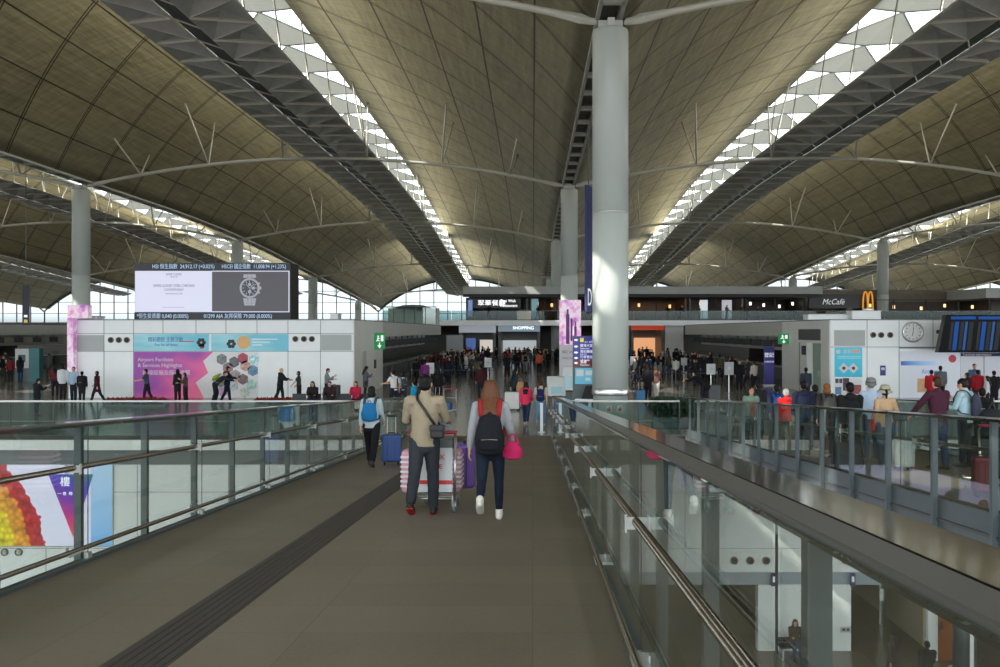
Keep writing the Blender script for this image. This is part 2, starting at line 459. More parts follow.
# ------------------------------------------------------------------ roof
def shell_material():
    m = mat('vault lining', srgb(150, 144, 118), 0.48, 0.0, spec=0.35); nt, b = nodes_of(m)
    uv = N(nt, 'ShaderNodeUVMap'); uv.uv_map = 'panel'
    s = N(nt, 'ShaderNodeSeparateXYZ'); nt.links.new(uv.outputs[0], s.inputs[0])
    def dist(o, off=0.0):
        f = mathn(nt, 'FRACT', mathn(nt, 'ADD', o, off))
        return mathn(nt, 'MINIMUM', f, mathn(nt, 'SUBTRACT', 1.0, f))
    l1 = mathn(nt, 'LESS_THAN', dist(s.outputs['X']), 0.016)
    l2 = mathn(nt, 'LESS_THAN', dist(s.outputs['Y'], .02), 0.010)
    l3 = mathn(nt, 'LESS_THAN', dist(s.outputs['Y'], -.02), 0.010)
    ln = mathn(nt, 'MAXIMUM', l1, mathn(nt, 'MAXIMUM', l2, l3))
    t = N(nt, 'ShaderNodeTexCoord')
    # streaks of the ribbed lining: glint and soft panel shading painted into its colour
    mp = N(nt, 'ShaderNodeMapping'); mp.inputs['Scale'].default_value = (2.2, .22, .8); mp.inputs['Rotation'].default_value = (0, R(20), R(42))
    nt.links.new(t.outputs['Object'], mp.inputs[0])
    n1 = N(nt, 'ShaderNodeTexNoise'); n1.inputs['Scale'].default_value = 1.3; n1.inputs['Detail'].default_value = 5
    nt.links.new(mp.outputs[0], n1.inputs['Vector'])
    wn_ = N(nt, 'ShaderNodeTexWhiteNoise'); wn_.noise_dimensions = '2D'
    cb = N(nt, 'ShaderNodeCombineXYZ')
    nt.links.new(mathn(nt, 'FLOOR', s.outputs['X']), cb.inputs[0]); nt.links.new(mathn(nt, 'FLOOR', s.outputs['Y']), cb.inputs[1])
    nt.links.new(cb.outputs[0], wn_.inputs['Vector'])
    mp2 = N(nt, 'ShaderNodeMapping'); mp2.inputs['Scale'].default_value = (.5, 3.4, 1.0); mp2.inputs['Rotation'].default_value = (0, R(-15), R(30))
    nt.links.new(t.outputs['Object'], mp2.inputs[0])
    n2 = N(nt, 'ShaderNodeTexNoise'); n2.inputs['Scale'].default_value = 1.0; n2.inputs['Detail'].default_value = 3
    nt.links.new(mp2.outputs[0], n2.inputs['Vector'])
    k = mathn(nt, 'ADD', mathn(nt, 'MULTIPLY', n1.outputs['Fac'], .75), mathn(nt, 'MULTIPLY', wn_.outputs['Value'], .16))
    k = mathn(nt, 'ADD', k, mathn(nt, 'MULTIPLY', n2.outputs['Fac'], .75))
    k = mathn(nt, 'ADD', k, .17)
    sc_ = N(nt, 'ShaderNodeVectorMath', operation='SCALE'); sc_.inputs[0].default_value = srgb(150, 144, 118)[:3]; nt.links.new(k, sc_.inputs['Scale'])
    mx = N(nt, 'ShaderNodeMix', data_type='RGBA'); nt.links.new(ln, mx.inputs['Factor'])
    nt.links.new(sc_.outputs[0], mx.inputs['A']); mx.inputs['B'].default_value = srgb(52, 47, 36)
    nt.links.new(mx.outputs['Result'], b.inputs['Base Color'])
    bp = N(nt, 'ShaderNodeBump'); bp.inputs['Strength'].default_value = .25; bp.inputs['Distance'].default_value = .25
    nt.links.new(n1.outputs['Fac'], bp.inputs['Height']); nt.links.new(bp.outputs[0], b.inputs['Normal'])
    return m
shellm = shell_material()
YR0, YR1 = -16.0, 200.0
UE = 15.9
def make_shell(row, s):
    """half vault rising from column row 'row' toward +x (s=1) or -x (s=-1)"""
    bm = BM(); uvl = bm.loops.layers.uv.new('panel')
    us = [0.5 + (UE - .5) * i / 20 for i in range(21)]
    arc = [0.0]
    for a, b in zip(us, us[1:]): arc.append(arc[-1] + math.hypot(b - a, zshell(b, 0) - zshell(a, 0)))
    ny = 72; ys = [YR0 + (YR1 - YR0) * j / ny for j in range(ny + 1)]
    g = [[bm.verts.new((row + s*u, y, zshell(u, y))) for u in us] for y in ys]
    for j in range(ny):
        for i in range(20):
            idx = ((j, i), (j, i+1), (j+1, i+1), (j+1, i))
            f = bm.faces.new([g[a][b] for a, b in idx])
            for lp, (a, b) in zip(f.loops, idx):
                lp[uvl].uv = ((arc[b] + .4) / 3.1, (ys[a] + us[b] + 2.0) / 6.0)
    o = struct('ceiling', bm, shellm, smooth=True)
    md = o.modifiers.new('depth', 'SOLIDIFY'); md.thickness = .3; md.offset = 1 if s > 0 else 1
    return o
for r in ROWS[:-1]: make_shell(r, 1)
for r in ROWS[1:]: make_shell(r, -1)
make_shell(ROWS[0], -1); make_shell(ROWS[0] - 36, 1)

# skylight strips on the crowns: triangular panes between pale translucent panels
m = bpy.data.materials.new('skylight panel'); m.use_nodes = True
nt = m.node_tree; b = nt.nodes['Principled BSDF']; b.inputs['Base Color'].default_value = srgb(186, 184, 174); b.inputs['Roughness'].default_value = .6
trl = N(nt, 'ShaderNodeBsdfTranslucent'); trl.inputs[0].default_value = srgb(225, 225, 215)
mxs = N(nt, 'ShaderNodeMixShader'); mxs.inputs[0].default_value = .07
nt.links.new(b.outputs[0], mxs.inputs[1]); nt.links.new(trl.outputs[0], mxs.inputs[2]); nt.links.new(mxs.outputs[0], nt.nodes['Material Output'].inputs['Surface'])
skyp = m
lattice = mat('lattice steel', srgb(172, 172, 164), 0.45, 0.2)
for ci, cx in enumerate(CROWNS):
    bm = BM(); pn = BM(); fr = BM()
    y = YR0
    while y < YR1 - 6:
        def E(yy, s): return (cx + s*2.1, yy, zshell(18 - 2.1, yy) + .02)
        def K(yy): return (cx, yy, zshell(18, yy) + .12)
        for s in (1, -1):
            poly(bm, [E(y, s), E(y+.4, s), K(y+1.5), K(y)]); poly(bm, [E(y+5.0, s), E(y+6, s), K(y+6), K(y+1.5)])
            poly(pn, [E(y+.4, s), E(y+5.0, s), K(y+1.5)])
            if -60 < cx < 60:
                tube(fr, [E(y+.4, s), K(y+1.5)], .06, 4); tube(fr, [E(y+5, s), K(y+1.5)], .06, 4)
                a_ = Vector(E(y+2.6, s)); b_ = Vector((cx + s*2.3, y + 3.6, zshell(18, y) - 3.3)); tube(fr, [a_, b_], .05, 4)
        y += 6.0
    o = struct('ceiling_skylight', bm, skyp)
    struct('skylight_glass', pn, thinclear, parent=o)
    struct('skylight_bars', fr, lattice, parent=o)

# hanging folded reflectors under the skylights
refl = mat('reflector panel', srgb(206, 210, 212), 0.38, 0.25, 3.0, 0.08)
reflt = mat('glint white tubes', srgb(240, 238, 230), 0.35, 0.0)  # truss tubes whitened and thickened to stand for skylight glints along the edges
def reflector(cx, label):
    t = empty('skylight_reflector', (cx, 0, 0), 0, label, 'roof truss', 'hanging reflectors under the skylights')
    y0 = 22.0; n = 58; P = BM(); T = BM(); D = BM()
    for s in (1, -1):
        for k in range(n):
            ya = y0 + 3*k
            def c_(j): yy = y0 + 3*j; return Vector((s*.40, yy, ZT - .30 - drop(yy)))
            def e_(j): yy = y0 + 3*j + 1.5; return Vector((s*2.85, yy, ZT + .0 - drop(yy)))
            def m_(j): yy = y0 + 3*j + 1.5; return Vector((s*1.35, yy - .3, ZT + .55 - drop(yy)))
            poly(P, [c_(k), m_(k), c_(k+1)]); poly(P, [c_(k+1), m_(k), e_(k)]); poly(P, [c_(k), e_(k-1) if k else c_(k) + Vector((s*2.4, -1.5, .3)), m_(k)])
            poly(P, [m_(k), e_(k-1) if k else c_(k) + Vector((s*2.4, -1.5, .3)), e_(k)])
            tube(T, [c_(k), e_(k)], .085, 4); tube(T, [c_(k+1), e_(k)], .05, 4)
            tube(T, [c_(k), m_(k)], .08, 4)
            if k: tube(T, [e_(k-1), e_(k)], .05, 4)
    bmesh.ops.remove_doubles(P, verts=P.verts, dist=.001)
    for j in range(n):
        a = y0 + 3*j; b = a + 3
        sheared(D, -.39, .39, a, b, ZT - .22 - drop(a), ZT - .22 - drop(b), .06)
        tube(T, [(-.4, a, ZT - .3 - drop(a)), (.4, a + 1.5, ZT - .3 - drop(a+1.5))], .04, 4)
    for s in (1, -1):
        for j in range(n):
            a = y0 + 3*j; tube(T, [(s*.40, a, ZT - .3 - drop(a)), (s*.40, a+3, ZT - .3 - drop(a+3))], .055, 4)
    o = obj('folded_panels', P, refl, t)
    md = o.modifiers.new('depth', 'SOLIDIFY'); md.thickness = .05
    obj('lattice', T, reflt, t); obj('spine', D, darksteel, t)
RL = ['folded dark reflector truss over the farthest left bay', 'folded dark reflector truss left of the big screen column row',
      'long dark folded reflector truss crossing the upper left of the hall', 'long dark folded reflector truss crossing the upper right of the hall',
      'folded dark reflector truss beyond the right column row']
for cx, lb in zip(CROWNS[:5], RL): reflector(cx, lb)

# valley gutters: pale ladder beams over the column rows
def gutter(row, label):
    t = empty('valley_beam', (row, 0, 0), 0, label, 'roof beam', 'ladder beams over the column rows')
    A = BM(); B = BM()
    ys = [10 + 6 * k for k in range(31)]
    for a, b in zip(ys, ys[1:]):
        za, zb = ZV - drop(a), ZV - drop(b)
        for s in (-1, 1):
            x = s*.40
            sheared(A, x-.07, x+.07, a, b, za+.30, zb+.30, .3)
        for f in (0, .5): 
            yy = a + 6*f; z = ZV - drop(yy); box(A, -.4, .4, yy-.14, yy+.14, z+.3, z+.5)
        sheared(B, -.5, .5, a, b, za+.75, zb+.75, .1)
    obj('ladder_frame', A, offwhite, t); obj('gutter_soffit', B, mat('gutter soffit', srgb(110, 108, 98), .6), t)
for k, lb in ((2, 'pale ladder beam in the valley above the left column row'), (3, 'pale ladder beam in the valley above the central columns'), (4, 'pale ladder beam in the valley above the right column row'), (1, 'pale ladder beam in the roof valley of the farthest left row')):
    gutter(ROWS[k], lb)

# columns
colm = mat('column enamel', srgb(190, 198, 194), 0.32, 0, 1.5, 0.02)
COLY = [32.0, 68.0, 104.0, 140.0, 176.0]
def column(row, y, label, grp):
    t = empty('roof_column', (row, y, 0), 0, label, 'column', grp)
    top = ZV - drop(y) - .25
    obj('shaft', lathe(BM(), [(.625, 1.42), (.625, 7.45), (.60, 7.46), (.60, 7.52), (.625, 7.53), (.625, top-.12), (.60, top-.04), (.52, top)], 40), colm, t, smooth=True)
    obj('pedestal', lathe(BM(), [(.60, 0), (.60, 1.22)], 40), mat('pedestal grey', srgb(150, 158, 154), .45), t, smooth=True)
    obj('base_ring', lathe(BM(), [(.64, 1.2), (.645, 1.22), (.645, 1.42), (.63, 1.44)], 40), steel, t, smooth=True)
    obj('collar', lathe(BM(), [(.615, 7.45), (.632, 7.46), (.632, 7.52), (.615, 7.53)], 40), steel, t, smooth=True)
    bm = BM(); box(bm, -.42, .42, -.12, .12, top - .02, top + .3); box(bm, -.12, .12, -.42, .42, top-.02, top+.3); lathe(bm, [(.3, top-.02), (.36, top+.05), (.2, top+.12)], 20)
    obj('head_bracket', bm, offwhite, t)
    return t
for k, nm in ((3, 'central'), (2, 'left'), (4, 'right'), (1, 'farthest left')):
    for j, y in enumerate(COLY):
        if k in (2, 4) and j == 0: continue
        if k == 1 and j < 2: continue
        place = ['huge pale round column standing right of the ramp end', 'round pale column standing behind the largest column', 'pale round column third back in the central row', 'distant pale column fourth back in the central row', 'distant pale column last in the central row'][j] if k == 3 else \
            'pale round column of the %s row, %s back from the camera' % (nm, ['first', 'second', 'third', 'fourth', 'fifth'][j])
        column(ROWS[k] + (.8 if k == 4 else 0), y, place, 'roof columns of the %s row' % nm)

# curved ties between the columns, with struts up to the vault
tiem = mat('tie steel', srgb(222, 222, 214), 0.4, 0.05)
def tie(bay, y, label):
    x0 = ROWS[bay]; t = empty('arched_tie', (x0, y, 0), 0, label, 'roof tie', 'arched ties between the columns')
    z0 = ZV - .1 - drop(y)
    def ztie(u): q = (u - 18) / 18; return z0 + 2.15 * (1 - q*q)
    pts = [(.55 + 34.9 * i / 24, 0, ztie(.55 + 34.9 * i / 24)) for i in range(25)]
    obj('tie_tube', tube(BM(), pts, .13, 8), tiem, t, smooth=True)
    for s, u in ((1, .55), (-1, 35.45)):
        bm = cap([(u, 0, ztie(u)-.02), (u+s*.5, 0, ztie(u+s*.5)), (u+s*1.5, 0, ztie(u+s*1.5))], [(.09, .10), (.11, .19), (.1, .13)], 10, (0, 1, 0)); cyl(bm, (u+s*.55, 0, ztie(u+s*.5)), .08, .34, 12, 'Y')
        obj('end_fork', bm, tiem, t, smooth=True)
    for u in (4.4, 9.4, 14.9, 21.1, 26.6, 31.6):
        for dy in (-3.0, 3.0):
            uu = u + (-.6 if u < 18 else .6); 
            if u == 14.9: uu = 15.4
            if u == 21.1: uu = 20.6
            obj('strut', tube(BM(), [(u, 0, ztie(u)), (uu, dy, zshell(uu, y + dy) - .02)], .065, 6), tiem, t, smooth=True)
BN = ['outermost left bay', 'second bay left of the centre', 'left centre bay', 'right centre bay', 'right outer bay']
for bay in (1, 2, 3, 4):
    for j, y in enumerate(COLY):
        if bay == 1 and j == 0: continue
        tie(bay, y, 'curved white tie with struts, %s back in the %s' % (['nearest', 'second', 'third', 'fourth', 'farthest'][j], BN[bay]))

# end facade: arched glazing under each vault
mull = mat('mullion', srgb(96, 100, 100), 0.5)
for i, r in enumerate(ROWS[:-1] + [ROWS[0] - 36]):
    bm = BM(); pn = BM(); y = YR1 - 1.0
    zt = [(r + 36*k/24, zshell(36*k/24, y)) for k in range(25)]
    poly(pn, [(r, y, 0.0)] + [(x, y, z) for x, z in zt] + [(r + 36, y, 0.0)])
    for k in range(0, 37, 3):
        z = zshell(k, y); box(bm, r+k-.08, r+k+.08, y-.2, y+.05, 0, z)
    for zz in (2.4, 4.8, 7.2, 9.6, 12.0):
        us = [u for u in [q*.5 for q in range(73)] if zshell(u, y) > zz]
        if us: box(bm, r+us[0], r+us[-1], y-.15, y+.03, zz-.06, zz+.06)
    tube(bm, [(x, y-.3, z-.1) for x, z in zt], .22, 6)
    o = struct('window_%d' % (i+1), bm, mull)
    struct('pane', pn, filmglass, parent=o)
# ------------------------------------------------------------------ check-in islands
ventm = mat('louvre grey', srgb(172, 178, 178), 0.5, 0, 30.0, 0.05)
darkin = mat('counter hall dark', srgb(46, 47, 50), 0.6, 0, 2.0, 0.12)
YF, YB, YI = 47.0, 56.0, 92.0
HI = 3.95
def fx(p): return px(p, YF)
def fz(q): return EYE - (q - HY) * YF / FPX
def island(name, x0, x1):
    """solid white head block, then a roofed spine with counters"""
    struct(name, bx(x0, x1, YF, YB, 0.0, HI), white)
    bm = BM(); box(bm, x0, x1, YB, YI, 3.05, HI)
    struct('wall_canopy', bm, greyp)
    xm = (x0 + x1) / 2
    struct('wall_spine', bx(xm - .6, xm + .6, YB, YI, 0, 3.05), darkin)
    struct('wall_canopy_soffit', bx(x0 + 1.6, x1 - 1.6, YB, YI, 2.1, 3.05), greyp)
    struct('trim_5', bx(x0 - .03, x1 + .03, YF - .03, YI, HI, HI + .05), seam)
XL0, XL1, XR0, XR1 = px(75, YF), -9.15, 15.2, 29.2
island('wall_left', XL0, XL1)
island('wall_right', XR0, XR1)
island('wall_far_left', -59.0, -45.0)
# grey side cladding of the head blocks
sideg = mat('side cladding grey', srgb(222, 223, 220), 0.45, 0, 2.0, 0.04)
struct('wall_left_side', bx(XL1, XL1 + .05, YF + .05, YB, 0, HI), sideg)
struct('wall_right_side', bx(XR0 - .05, XR0, YF + .05, YB, 0, HI), sideg)
# seams and fittings of the white fronts
bm = BM()
for p in (104, 133.5, 163, 196, 226, 257, 288, 320.5): box(bm, fx(p)-.012, fx(p)+.012, YF-.012, YF+.01, 0, HI)
for q in (333.5, 351.3): box(bm, XL0, XL1, YF-.012, YF+.01, fz(q)-.012, fz(q)+.012)
for p in (867, 899, 933, 965, 995): box(bm, fx(p)-.012, fx(p)+.012, YF-.012, YF+.01, 0, HI)
box(bm, XR0, XR1, YF-.012, YF+.01, fz(347)-.012, fz(347)+.012)
box(bm, fx(899), XR1, YF-.03, YF+.01, fz(348.5), fz(347))
struct('trim_6', bm, seam)
def louvre(label, p0, p1, q0, q1):
    t = empty('louvre_panel', (fx(p0), YF, fz(q1)), 0, label, 'vent')
    w = fx(p1) - fx(p0); h = fz(q0) - fz(q1)
    obj('frame', bx(0, w, -.025, -.002, 0, h), greyp, t)
    bm = BM(); n = 14
    for k in range(n): box(bm, .03, w-.03, -.05, -.024, .03 + k*(h-.06)/n, .03 + (k+.55)*(h-.06)/n)
    obj('slats', bm, ventm, t)
louvre('grey louvre panel at left end of the white island front', 74.5, 103.5, 335, 351)
louvre('grey louvre panel at right end of the left white front', 321, 351.5, 334.5, 350.5)
louvre('grey louvre panel above the blue poster on right island', 834, 865, 330, 346)
ringm = mat('nozzle bronze', srgb(120, 112, 92), 0.35, 0.8)
def nozzle(p, q, label, Y=YF, r=.15, grp='round air nozzles', core=None):
    X = px(p, Y); z = EYE - (q - HY) * Y / FPX
    t = empty('air_nozzle', (X, Y, z), 0, label, 'air nozzle', grp)
    rim = BM(); lathe(rim, [(r*.72, 0), (r, 0), (r, .05), (r*.8, .07), (r*.72, .05), (r*.72, 0)], 20, caps=False)
    bmesh.ops.rotate(rim, verts=rim.verts, matrix=Matrix.Rotation(PI/2, 3, 'X'))
    obj('rim', rim, ringm, t, smooth=True)
    bm = BM(); cyl(bm, (0, -.02, 0), r*.74, .03, 20, 'Y'); ball(bm, (r*.12, -.035, r*.1), r*.4, 10)
    obj('throat', bm, core or black, t)
for k, p in enumerate((111, 119, 127)): nozzle(p, 340, 'round air nozzle beside the left louvre, %s of three' % ['left', 'middle', 'right'][k])
for k, p in enumerate((295.5, 304, 312)): nozzle(p, 339, 'round air nozzle right of the blue banners, %s of three' % ['left', 'middle', 'right'][k])
for k, p in enumerate((873, 881, 890)): nozzle(p, 335, 'round air nozzle left of the clock, %s of three' % ['left', 'middle', 'right'][k])
for k, p in enumerate((734, 750, 766)): nozzle(p, 560.5, 'round air nozzle on lower white wall, %s of three' % ['left', 'middle', 'right'][k], YE + .3, .13)
nozzle(845, 560.5, 'lone grey round nozzle on the lower white wall', YE + .3, .12, 'lower round nozzles', greyp)
for k, p in enumerate((5, 19)): nozzle(p, 552, 'grey round nozzle under the fruit lightbox, %s one' % ['left', 'right'][k], YE + .3, .12, 'lower round nozzles', greyp)

# ------------------------------------------------------------------ posters of the left front
def grad_mat(name, stops, axis=(1, 0, 0), emit=0.0, rough=.4, noise_a=0.0):
    m = mat(name, (1, 1, 1, 1), rough); nt, b = nodes_of(m)
    t = N(nt, 'ShaderNodeTexCoord'); d = N(nt, 'ShaderNodeVectorMath', operation='DOT_PRODUCT'); d.inputs[1].default_value = axis
    nt.links.new(t.outputs['Generated'], d.inputs[0])
    v = d.outputs['Value']
    if noise_a:
        n = N(nt, 'ShaderNodeTexVoronoi'); n.inputs['Scale'].default_value = 3.0; nt.links.new(t.outputs['Generated'], n.inputs['Vector'])
        v = mathn(nt, 'ADD', v, mathn(nt, 'MULTIPLY', mathn(nt, 'SUBTRACT', n.outputs['Distance'], .4), noise_a))
    r = ramp(nt, stops); nt.links.new(v, r.inputs[0])
    nt.links.new(r.outputs[0], b.inputs['Base Color'])
    if emit:
        nt.links.new(r.outputs[0], b.inputs['Emission Color']); b.inputs['Emission Strength'].default_value = emit
    return m
inkw = lit((250, 245, 250), .25); inkblue = paint((40, 90, 170)); inkred = paint((200, 60, 60)); inkdk = paint((50, 52, 60))
cyanm = grad_mat('cyan banner print', [(0, srgb(120, 196, 214)), (.5, srgb(160, 216, 226)), (1, srgb(112, 194, 216))], (1, 0, .3), .06, .4, .5)
def front_sign(name, label, p0, p1, q0, q1, m, cat='poster', Y=YF, th=.03):
    X0, X1 = px(p0, Y), px(p1, Y); z0, z1 = EYE - (q1 - HY)*Y/FPX, EYE - (q0 - HY)*Y/FPX
    t = empty(name, (X0, Y - .001, z0), 0, label, cat)
    obj('board', bx(0, X1 - X0, -th, 0, 0, z1 - z0), m, t)
    return t, X1 - X0, z1 - z0
def daisy(t, x, z, r, m, n=6):
    bm = BM()
    for k in range(n):
        a = 2*PI*k/n; cyl(bm, (x + r*.6*math.cos(a), -.036, z + r*.6*math.sin(a)), r*.42, .01, 8, 'Y')
    obj('flower_motif', bm, m, t)
t, w, h = front_sign('blue_banner', 'light blue banner over the pink poster with Chinese lettering', 134, 209, 334, 351, cyanm)
text('精彩節目 主題活動', .27, (w*.19, -.034, h*.66), inkblue, t, sx=.8); text('Fun for all times', .2, (w*.28, -.034, h*.36), inkblue, t, sx=.9)
obj('red_line', bx(w*.61, w*.80, -.036, -.03, h*.54, h*.6), inkred, t); daisy(t, w*.90, h*.5, .24, inkdk); daisy(t, w*.91, h*.28, .14, inkred)
t, w, h = front_sign('blue_banner', 'light blue banner with round orange seal, right of the other banner', 211.5, 288.5, 334, 351, cyanm)
daisy(t, w*.26, h*.42, .24, inkdk); bm = BM(); cyl(bm, (w*.42, -.034, h*.5), .34, .012, 24, 'Y'); obj('seal', bm, paint((226, 178, 120)), t)
bm = BM()
for k, q in enumerate((.66, .48, .32)): box(bm, w*.53, w*(.86 - .1*k), -.036, -.03, h*q, h*(q+.07))
obj('text_lines', bm, paint((214, 236, 240)), t)
pinkm = grad_mat('pink poster print', [(0, srgb(150, 66, 160)), (.22, srgb(206, 84, 150)), (.45, srgb(228, 98, 146)), (.7, srgb(232, 130, 130)), (1, srgb(240, 178, 150))], (.62, 0, -.42), .10, .4, .35)
t, w, h = front_sign('airport_poster', 'large pink and purple poster with white lettering and photo hexagons', 134, 258, 351.6, 399, paint((224, 222, 224)))
bm = BM(); poly(bm, [(0.01, -.032, 0.01), (w*.57, -.032, .01), (w*.50, -.032, h*.35), (w*.60, -.032, h*.55), (w*.56, -.032, h*.8), (w*.64, -.032, h-.01), (.01, -.032, h-.01)], .002, (0, -1, 0))
obj('pink_field', bm, pinkm, t)
text('Airport Facilities', .27, (.2, -.038, h*.83), inkw, t); text('& Services Highlights', .27, (.2, -.038, h*.71), inkw, t); text('機場設施及服務速覽', .27, (.45, -.038, h*.55), inkw, t)
PH = [(.71,.84,(120,126,128)),(.81,.78,(96,100,104)),(.76,.66,(150,120,126)),(.88,.86,(170,64,80)),(.9,.70,(190,150,140)),(.96,.6,(90,140,170)),(.70,.36,(120,128,120)),(.82,.5,(160,150,150)),(.80,.28,(190,200,206)),(.88,.42,(120,96,100)),(.95,.3,(170,206,196)),(.9,.14,(190,200,190)),(.72,.16,(200,160,190)),(.97,.84,(180,222,226))]
for i, (a, b_, c_) in enumerate(PH):
    bm = BM(); bmesh.ops.create_cone(bm, cap_ends=True, segments=6, radius1=.29, radius2=.29, depth=.012, matrix=Matrix.Translation((w*a, -.038, h*b_)) @ Matrix.Rotation(PI/2, 4, 'X'))
    obj('photo_hexagon', bm, mat('photo print %d' % i, srgb(*c_), .4, 0, 9.0, .5), t)

# big double-sided video screen on the left island
YS = 50.0
def sx_(p): return px(p, YS)
def sz_(q): return EYE - (q - HY) * YS / FPX
X0, X1, z0, z1 = sx_(134.5), sx_(290.5), sz_(320), sz_(263)
t = empty('video_screen', (X0, YS, z0), 0, 'large video screen showing a wristwatch, standing on left white island', 'screen')
w, h = X1 - X0, z1 - z0
obj('housing', bx(0, w + .05, 0, 1.6, 0, h), black, t, bevel=.03)
obj('ticker_panel', bx(.0, w, -.03, 0, h - .40, h), mat('ticker black', srgb(26, 34, 44), .4), t)
obj('ticker_panel', bx(.0, w, -.03, 0, 0, .40), mat('ticker black', srgb(26, 34, 44), .4), t)
tick = lit((176, 206, 240), .75)
text('HSI 恒生指數  24,912.17 (+0.02%)', .30, (w*.115, -.034, h - .2), tick, t, sx=.80)
text('HSCEI 國企指數  11,008.94 (+1.23%)', .30, (w*.56, -.034, h - .2), tick, t, sx=.76)
text('*恒生投資銀 0,040 (0.000%)', .30, (w*.015, -.034, .2), tick, t, sx=.80)
text('01299 AIA 友邦保險 79.000 (0.000%)', .30, (w*.445, -.034, .2), tick, t, sx=.80)
obj('picture', bx(.04, w*.498, -.035, 0, .43, h - .43), lit((214, 216, 238), .8), t)
obj('picture', bx(w*.498, w - .1, -.035, 0, .43, h - .43), mat('dark picture', srgb(70, 68, 74), .4, emit=srgb(70, 68, 74), estr=.6), t)
bm = BM(); box(bm, w*.498, w-.06, -.036, 0, h-.47, h-.42); box(bm, w*.498, w-.06, -.036, 0, .42, .47); box(bm, w-.1, w-.05, -.036, 0, .42, h-.42)
obj('picture_border', bm, lit((214, 216, 238), .8), t)
ink = mat('screen ink', srgb(120, 124, 150), .5)
for s_, a, q in (('SWISS CLASSIC', .17, .80), ('DEPUIS 1900', .09, .755), ('SWISS LUXURY STEEL CHRONO', .20, .60), ('CONTEMPORARY', .17, .53), ('THE GRAND COLLECTION', .10, .46)):
    text(s_, a, (w*.255, -.04, h*q), ink, t, align='CENTER', sx=.78)
obj('rule_line', bx(w*.18, w*.32, -.04, -.034, h*.22, h*.225), ink, t)
wx, wz, wr = w*.74, h*.56, .54
silver = lit((176, 178, 190), .6); wdark = mat('watch dial', srgb(40, 40, 46), .3, emit=srgb(40, 40, 46), estr=.5)
bm = BM(); lathe(bm, [(wr*.80, .0), (wr, .0), (wr, .03), (wr*.86, .04), (wr*.80, .03), (wr*.80, 0)], 40, caps=False); bmesh.ops.rotate(bm, verts=bm.verts, matrix=Matrix.Rotation(PI/2, 3, 'X')); bmesh.ops.translate(bm, verts=bm.verts, vec=(wx, -.036, wz))
box(bm, wx+wr*.95, wx+wr*1.16, -.07, -.036, wz-.08, wz+.08); box(bm, wx+wr*.85, wx+wr*1.02, -.06, -.036, wz+.2, wz+.3); box(bm, wx+wr*.85, wx+wr*1.02, -.06, -.036, wz-.3, wz-.2)
obj('watch_case', bm, silver, t)
bm = BM(); cyl(bm, (wx, -.045, wz), wr*.8, .02, 40, 'Y'); obj('watch_dial', bm, wdark, t)
bm = BM()
for k in range(12):
    a = 2*PI*k/12; p0 = Vector((wx + wr*.55*math.cos(a), -.058, wz + wr*.55*math.sin(a))); p1 = Vector((wx + wr*.74*math.cos(a), -.058, wz + wr*.74*math.sin(a))); tube(bm, [p0, p1], .022, 4)
for a, l in ((2.3, .5), (.75, .62), (-1.2, .5)): tube(bm, [(wx, -.06, wz), (wx + wr*l*math.cos(a), -.06, wz + wr*l*math.sin(a))], .02, 4)
for a in (0, PI*.5, PI): lathe_c = (wx + wr*.36*math.cos(a - PI/2), wz + wr*.36*math.sin(a - PI/2)); cyl(bm, (lathe_c[0], -.056, lathe_c[1]), .09, .004, 14, 'Y')
obj('watch_hands', bm, silver, t)
bm = BM()
for s in (1, -1):
    for k in range(4 if s < 0 else 2):
        zc = wz + s*(wr + .06 + k*.1); ww = .38 - .02*k
        for q in (-1, 0, 1): box(bm, wx + q*ww*.62 - ww*.28, wx + q*ww*.62 + ww*.28, -.07, -.036, zc-.045, zc+.045)
obj('watch_bracelet', bm, silver, t)
for k, q in enumerate((.17, .43, .66, .94)):
    obj('support_foot', bx(w*q-.2, w*q+.2, .1, .5, -.06, .02), black, t)

# ------------------------------------------------------------------ right island front
t, w, h = front_sign('blue_poster', 'turquoise airport notice poster on the right island front', 834.5, 862, 347.5, 377, grad_mat('turquoise print', [(0, srgb(36, 176, 206)), (1, srgb(70, 196, 220))], (0, 0, 1), .08))
text('旅客須知', .24, (w*.3, -.034, h*.86), inkw, t, sx=.9); obj('orange_label', bx(w*.66, w*.9, -.034, -.03, h*.82, h*.92), paint((224, 130, 60)), t)
bm = BM(); cyl(bm, (w*.13, -.034, h*.86), .11, .008, 16, 'Y'); obj('round_badge', bm, inkw, t)
bm = BM()
for q in (.68, .62): box(bm, w*.1, w*.95, -.034, -.03, h*q, h*(q+.035))
obj('text_lines', bm, paint((150, 214, 226)), t)
for q in (.33, .68):
    bm = BM(); bmesh.ops.create_cone(bm, cap_ends=True, segments=4, radius1=.26, radius2=.26, depth=.01, matrix=Matrix.Translation((w*q, -.036, h*.3)) @ Matrix.Rotation(PI/2, 4, 'X')); obj('diamond_icon', bm, inkw, t)
    bm = BM(); cyl(bm, (w*q, -.044, h*.3), .09, .008, 8, 'Y'); obj('icon_mark', bm, inkdk, t)
t, w, h = front_sign('picture_strip', 'strip of small pictures below the turquoise poster', 834.5, 862, 378, 396, paint((222, 224, 226)))
for i, (a, b_, ww, hh, c_) in enumerate(((.02,.72,.12,.25,(60,60,66)),(.16,.72,.12,.25,(90,60,80)),(.3,.3,.22,.7,(60,40,56)),(.02,.1,.22,.4,(90,140,180)),(.56,.12,.40,.5,(150,80,80)))):
    obj('small_picture', bx(w*a, w*(a+ww), -.036, -.03, h*b_, h*min(1, b_+hh)), mat('strip print %d' % i, srgb(*c_), .4, 0, 12.0, .4), t)
t, w, h = front_sign('blue_plate', 'small navy plate on the white wall below the nozzles', 880, 885.5, 365.5, 375.5, paint((40, 62, 120)), 'sign')
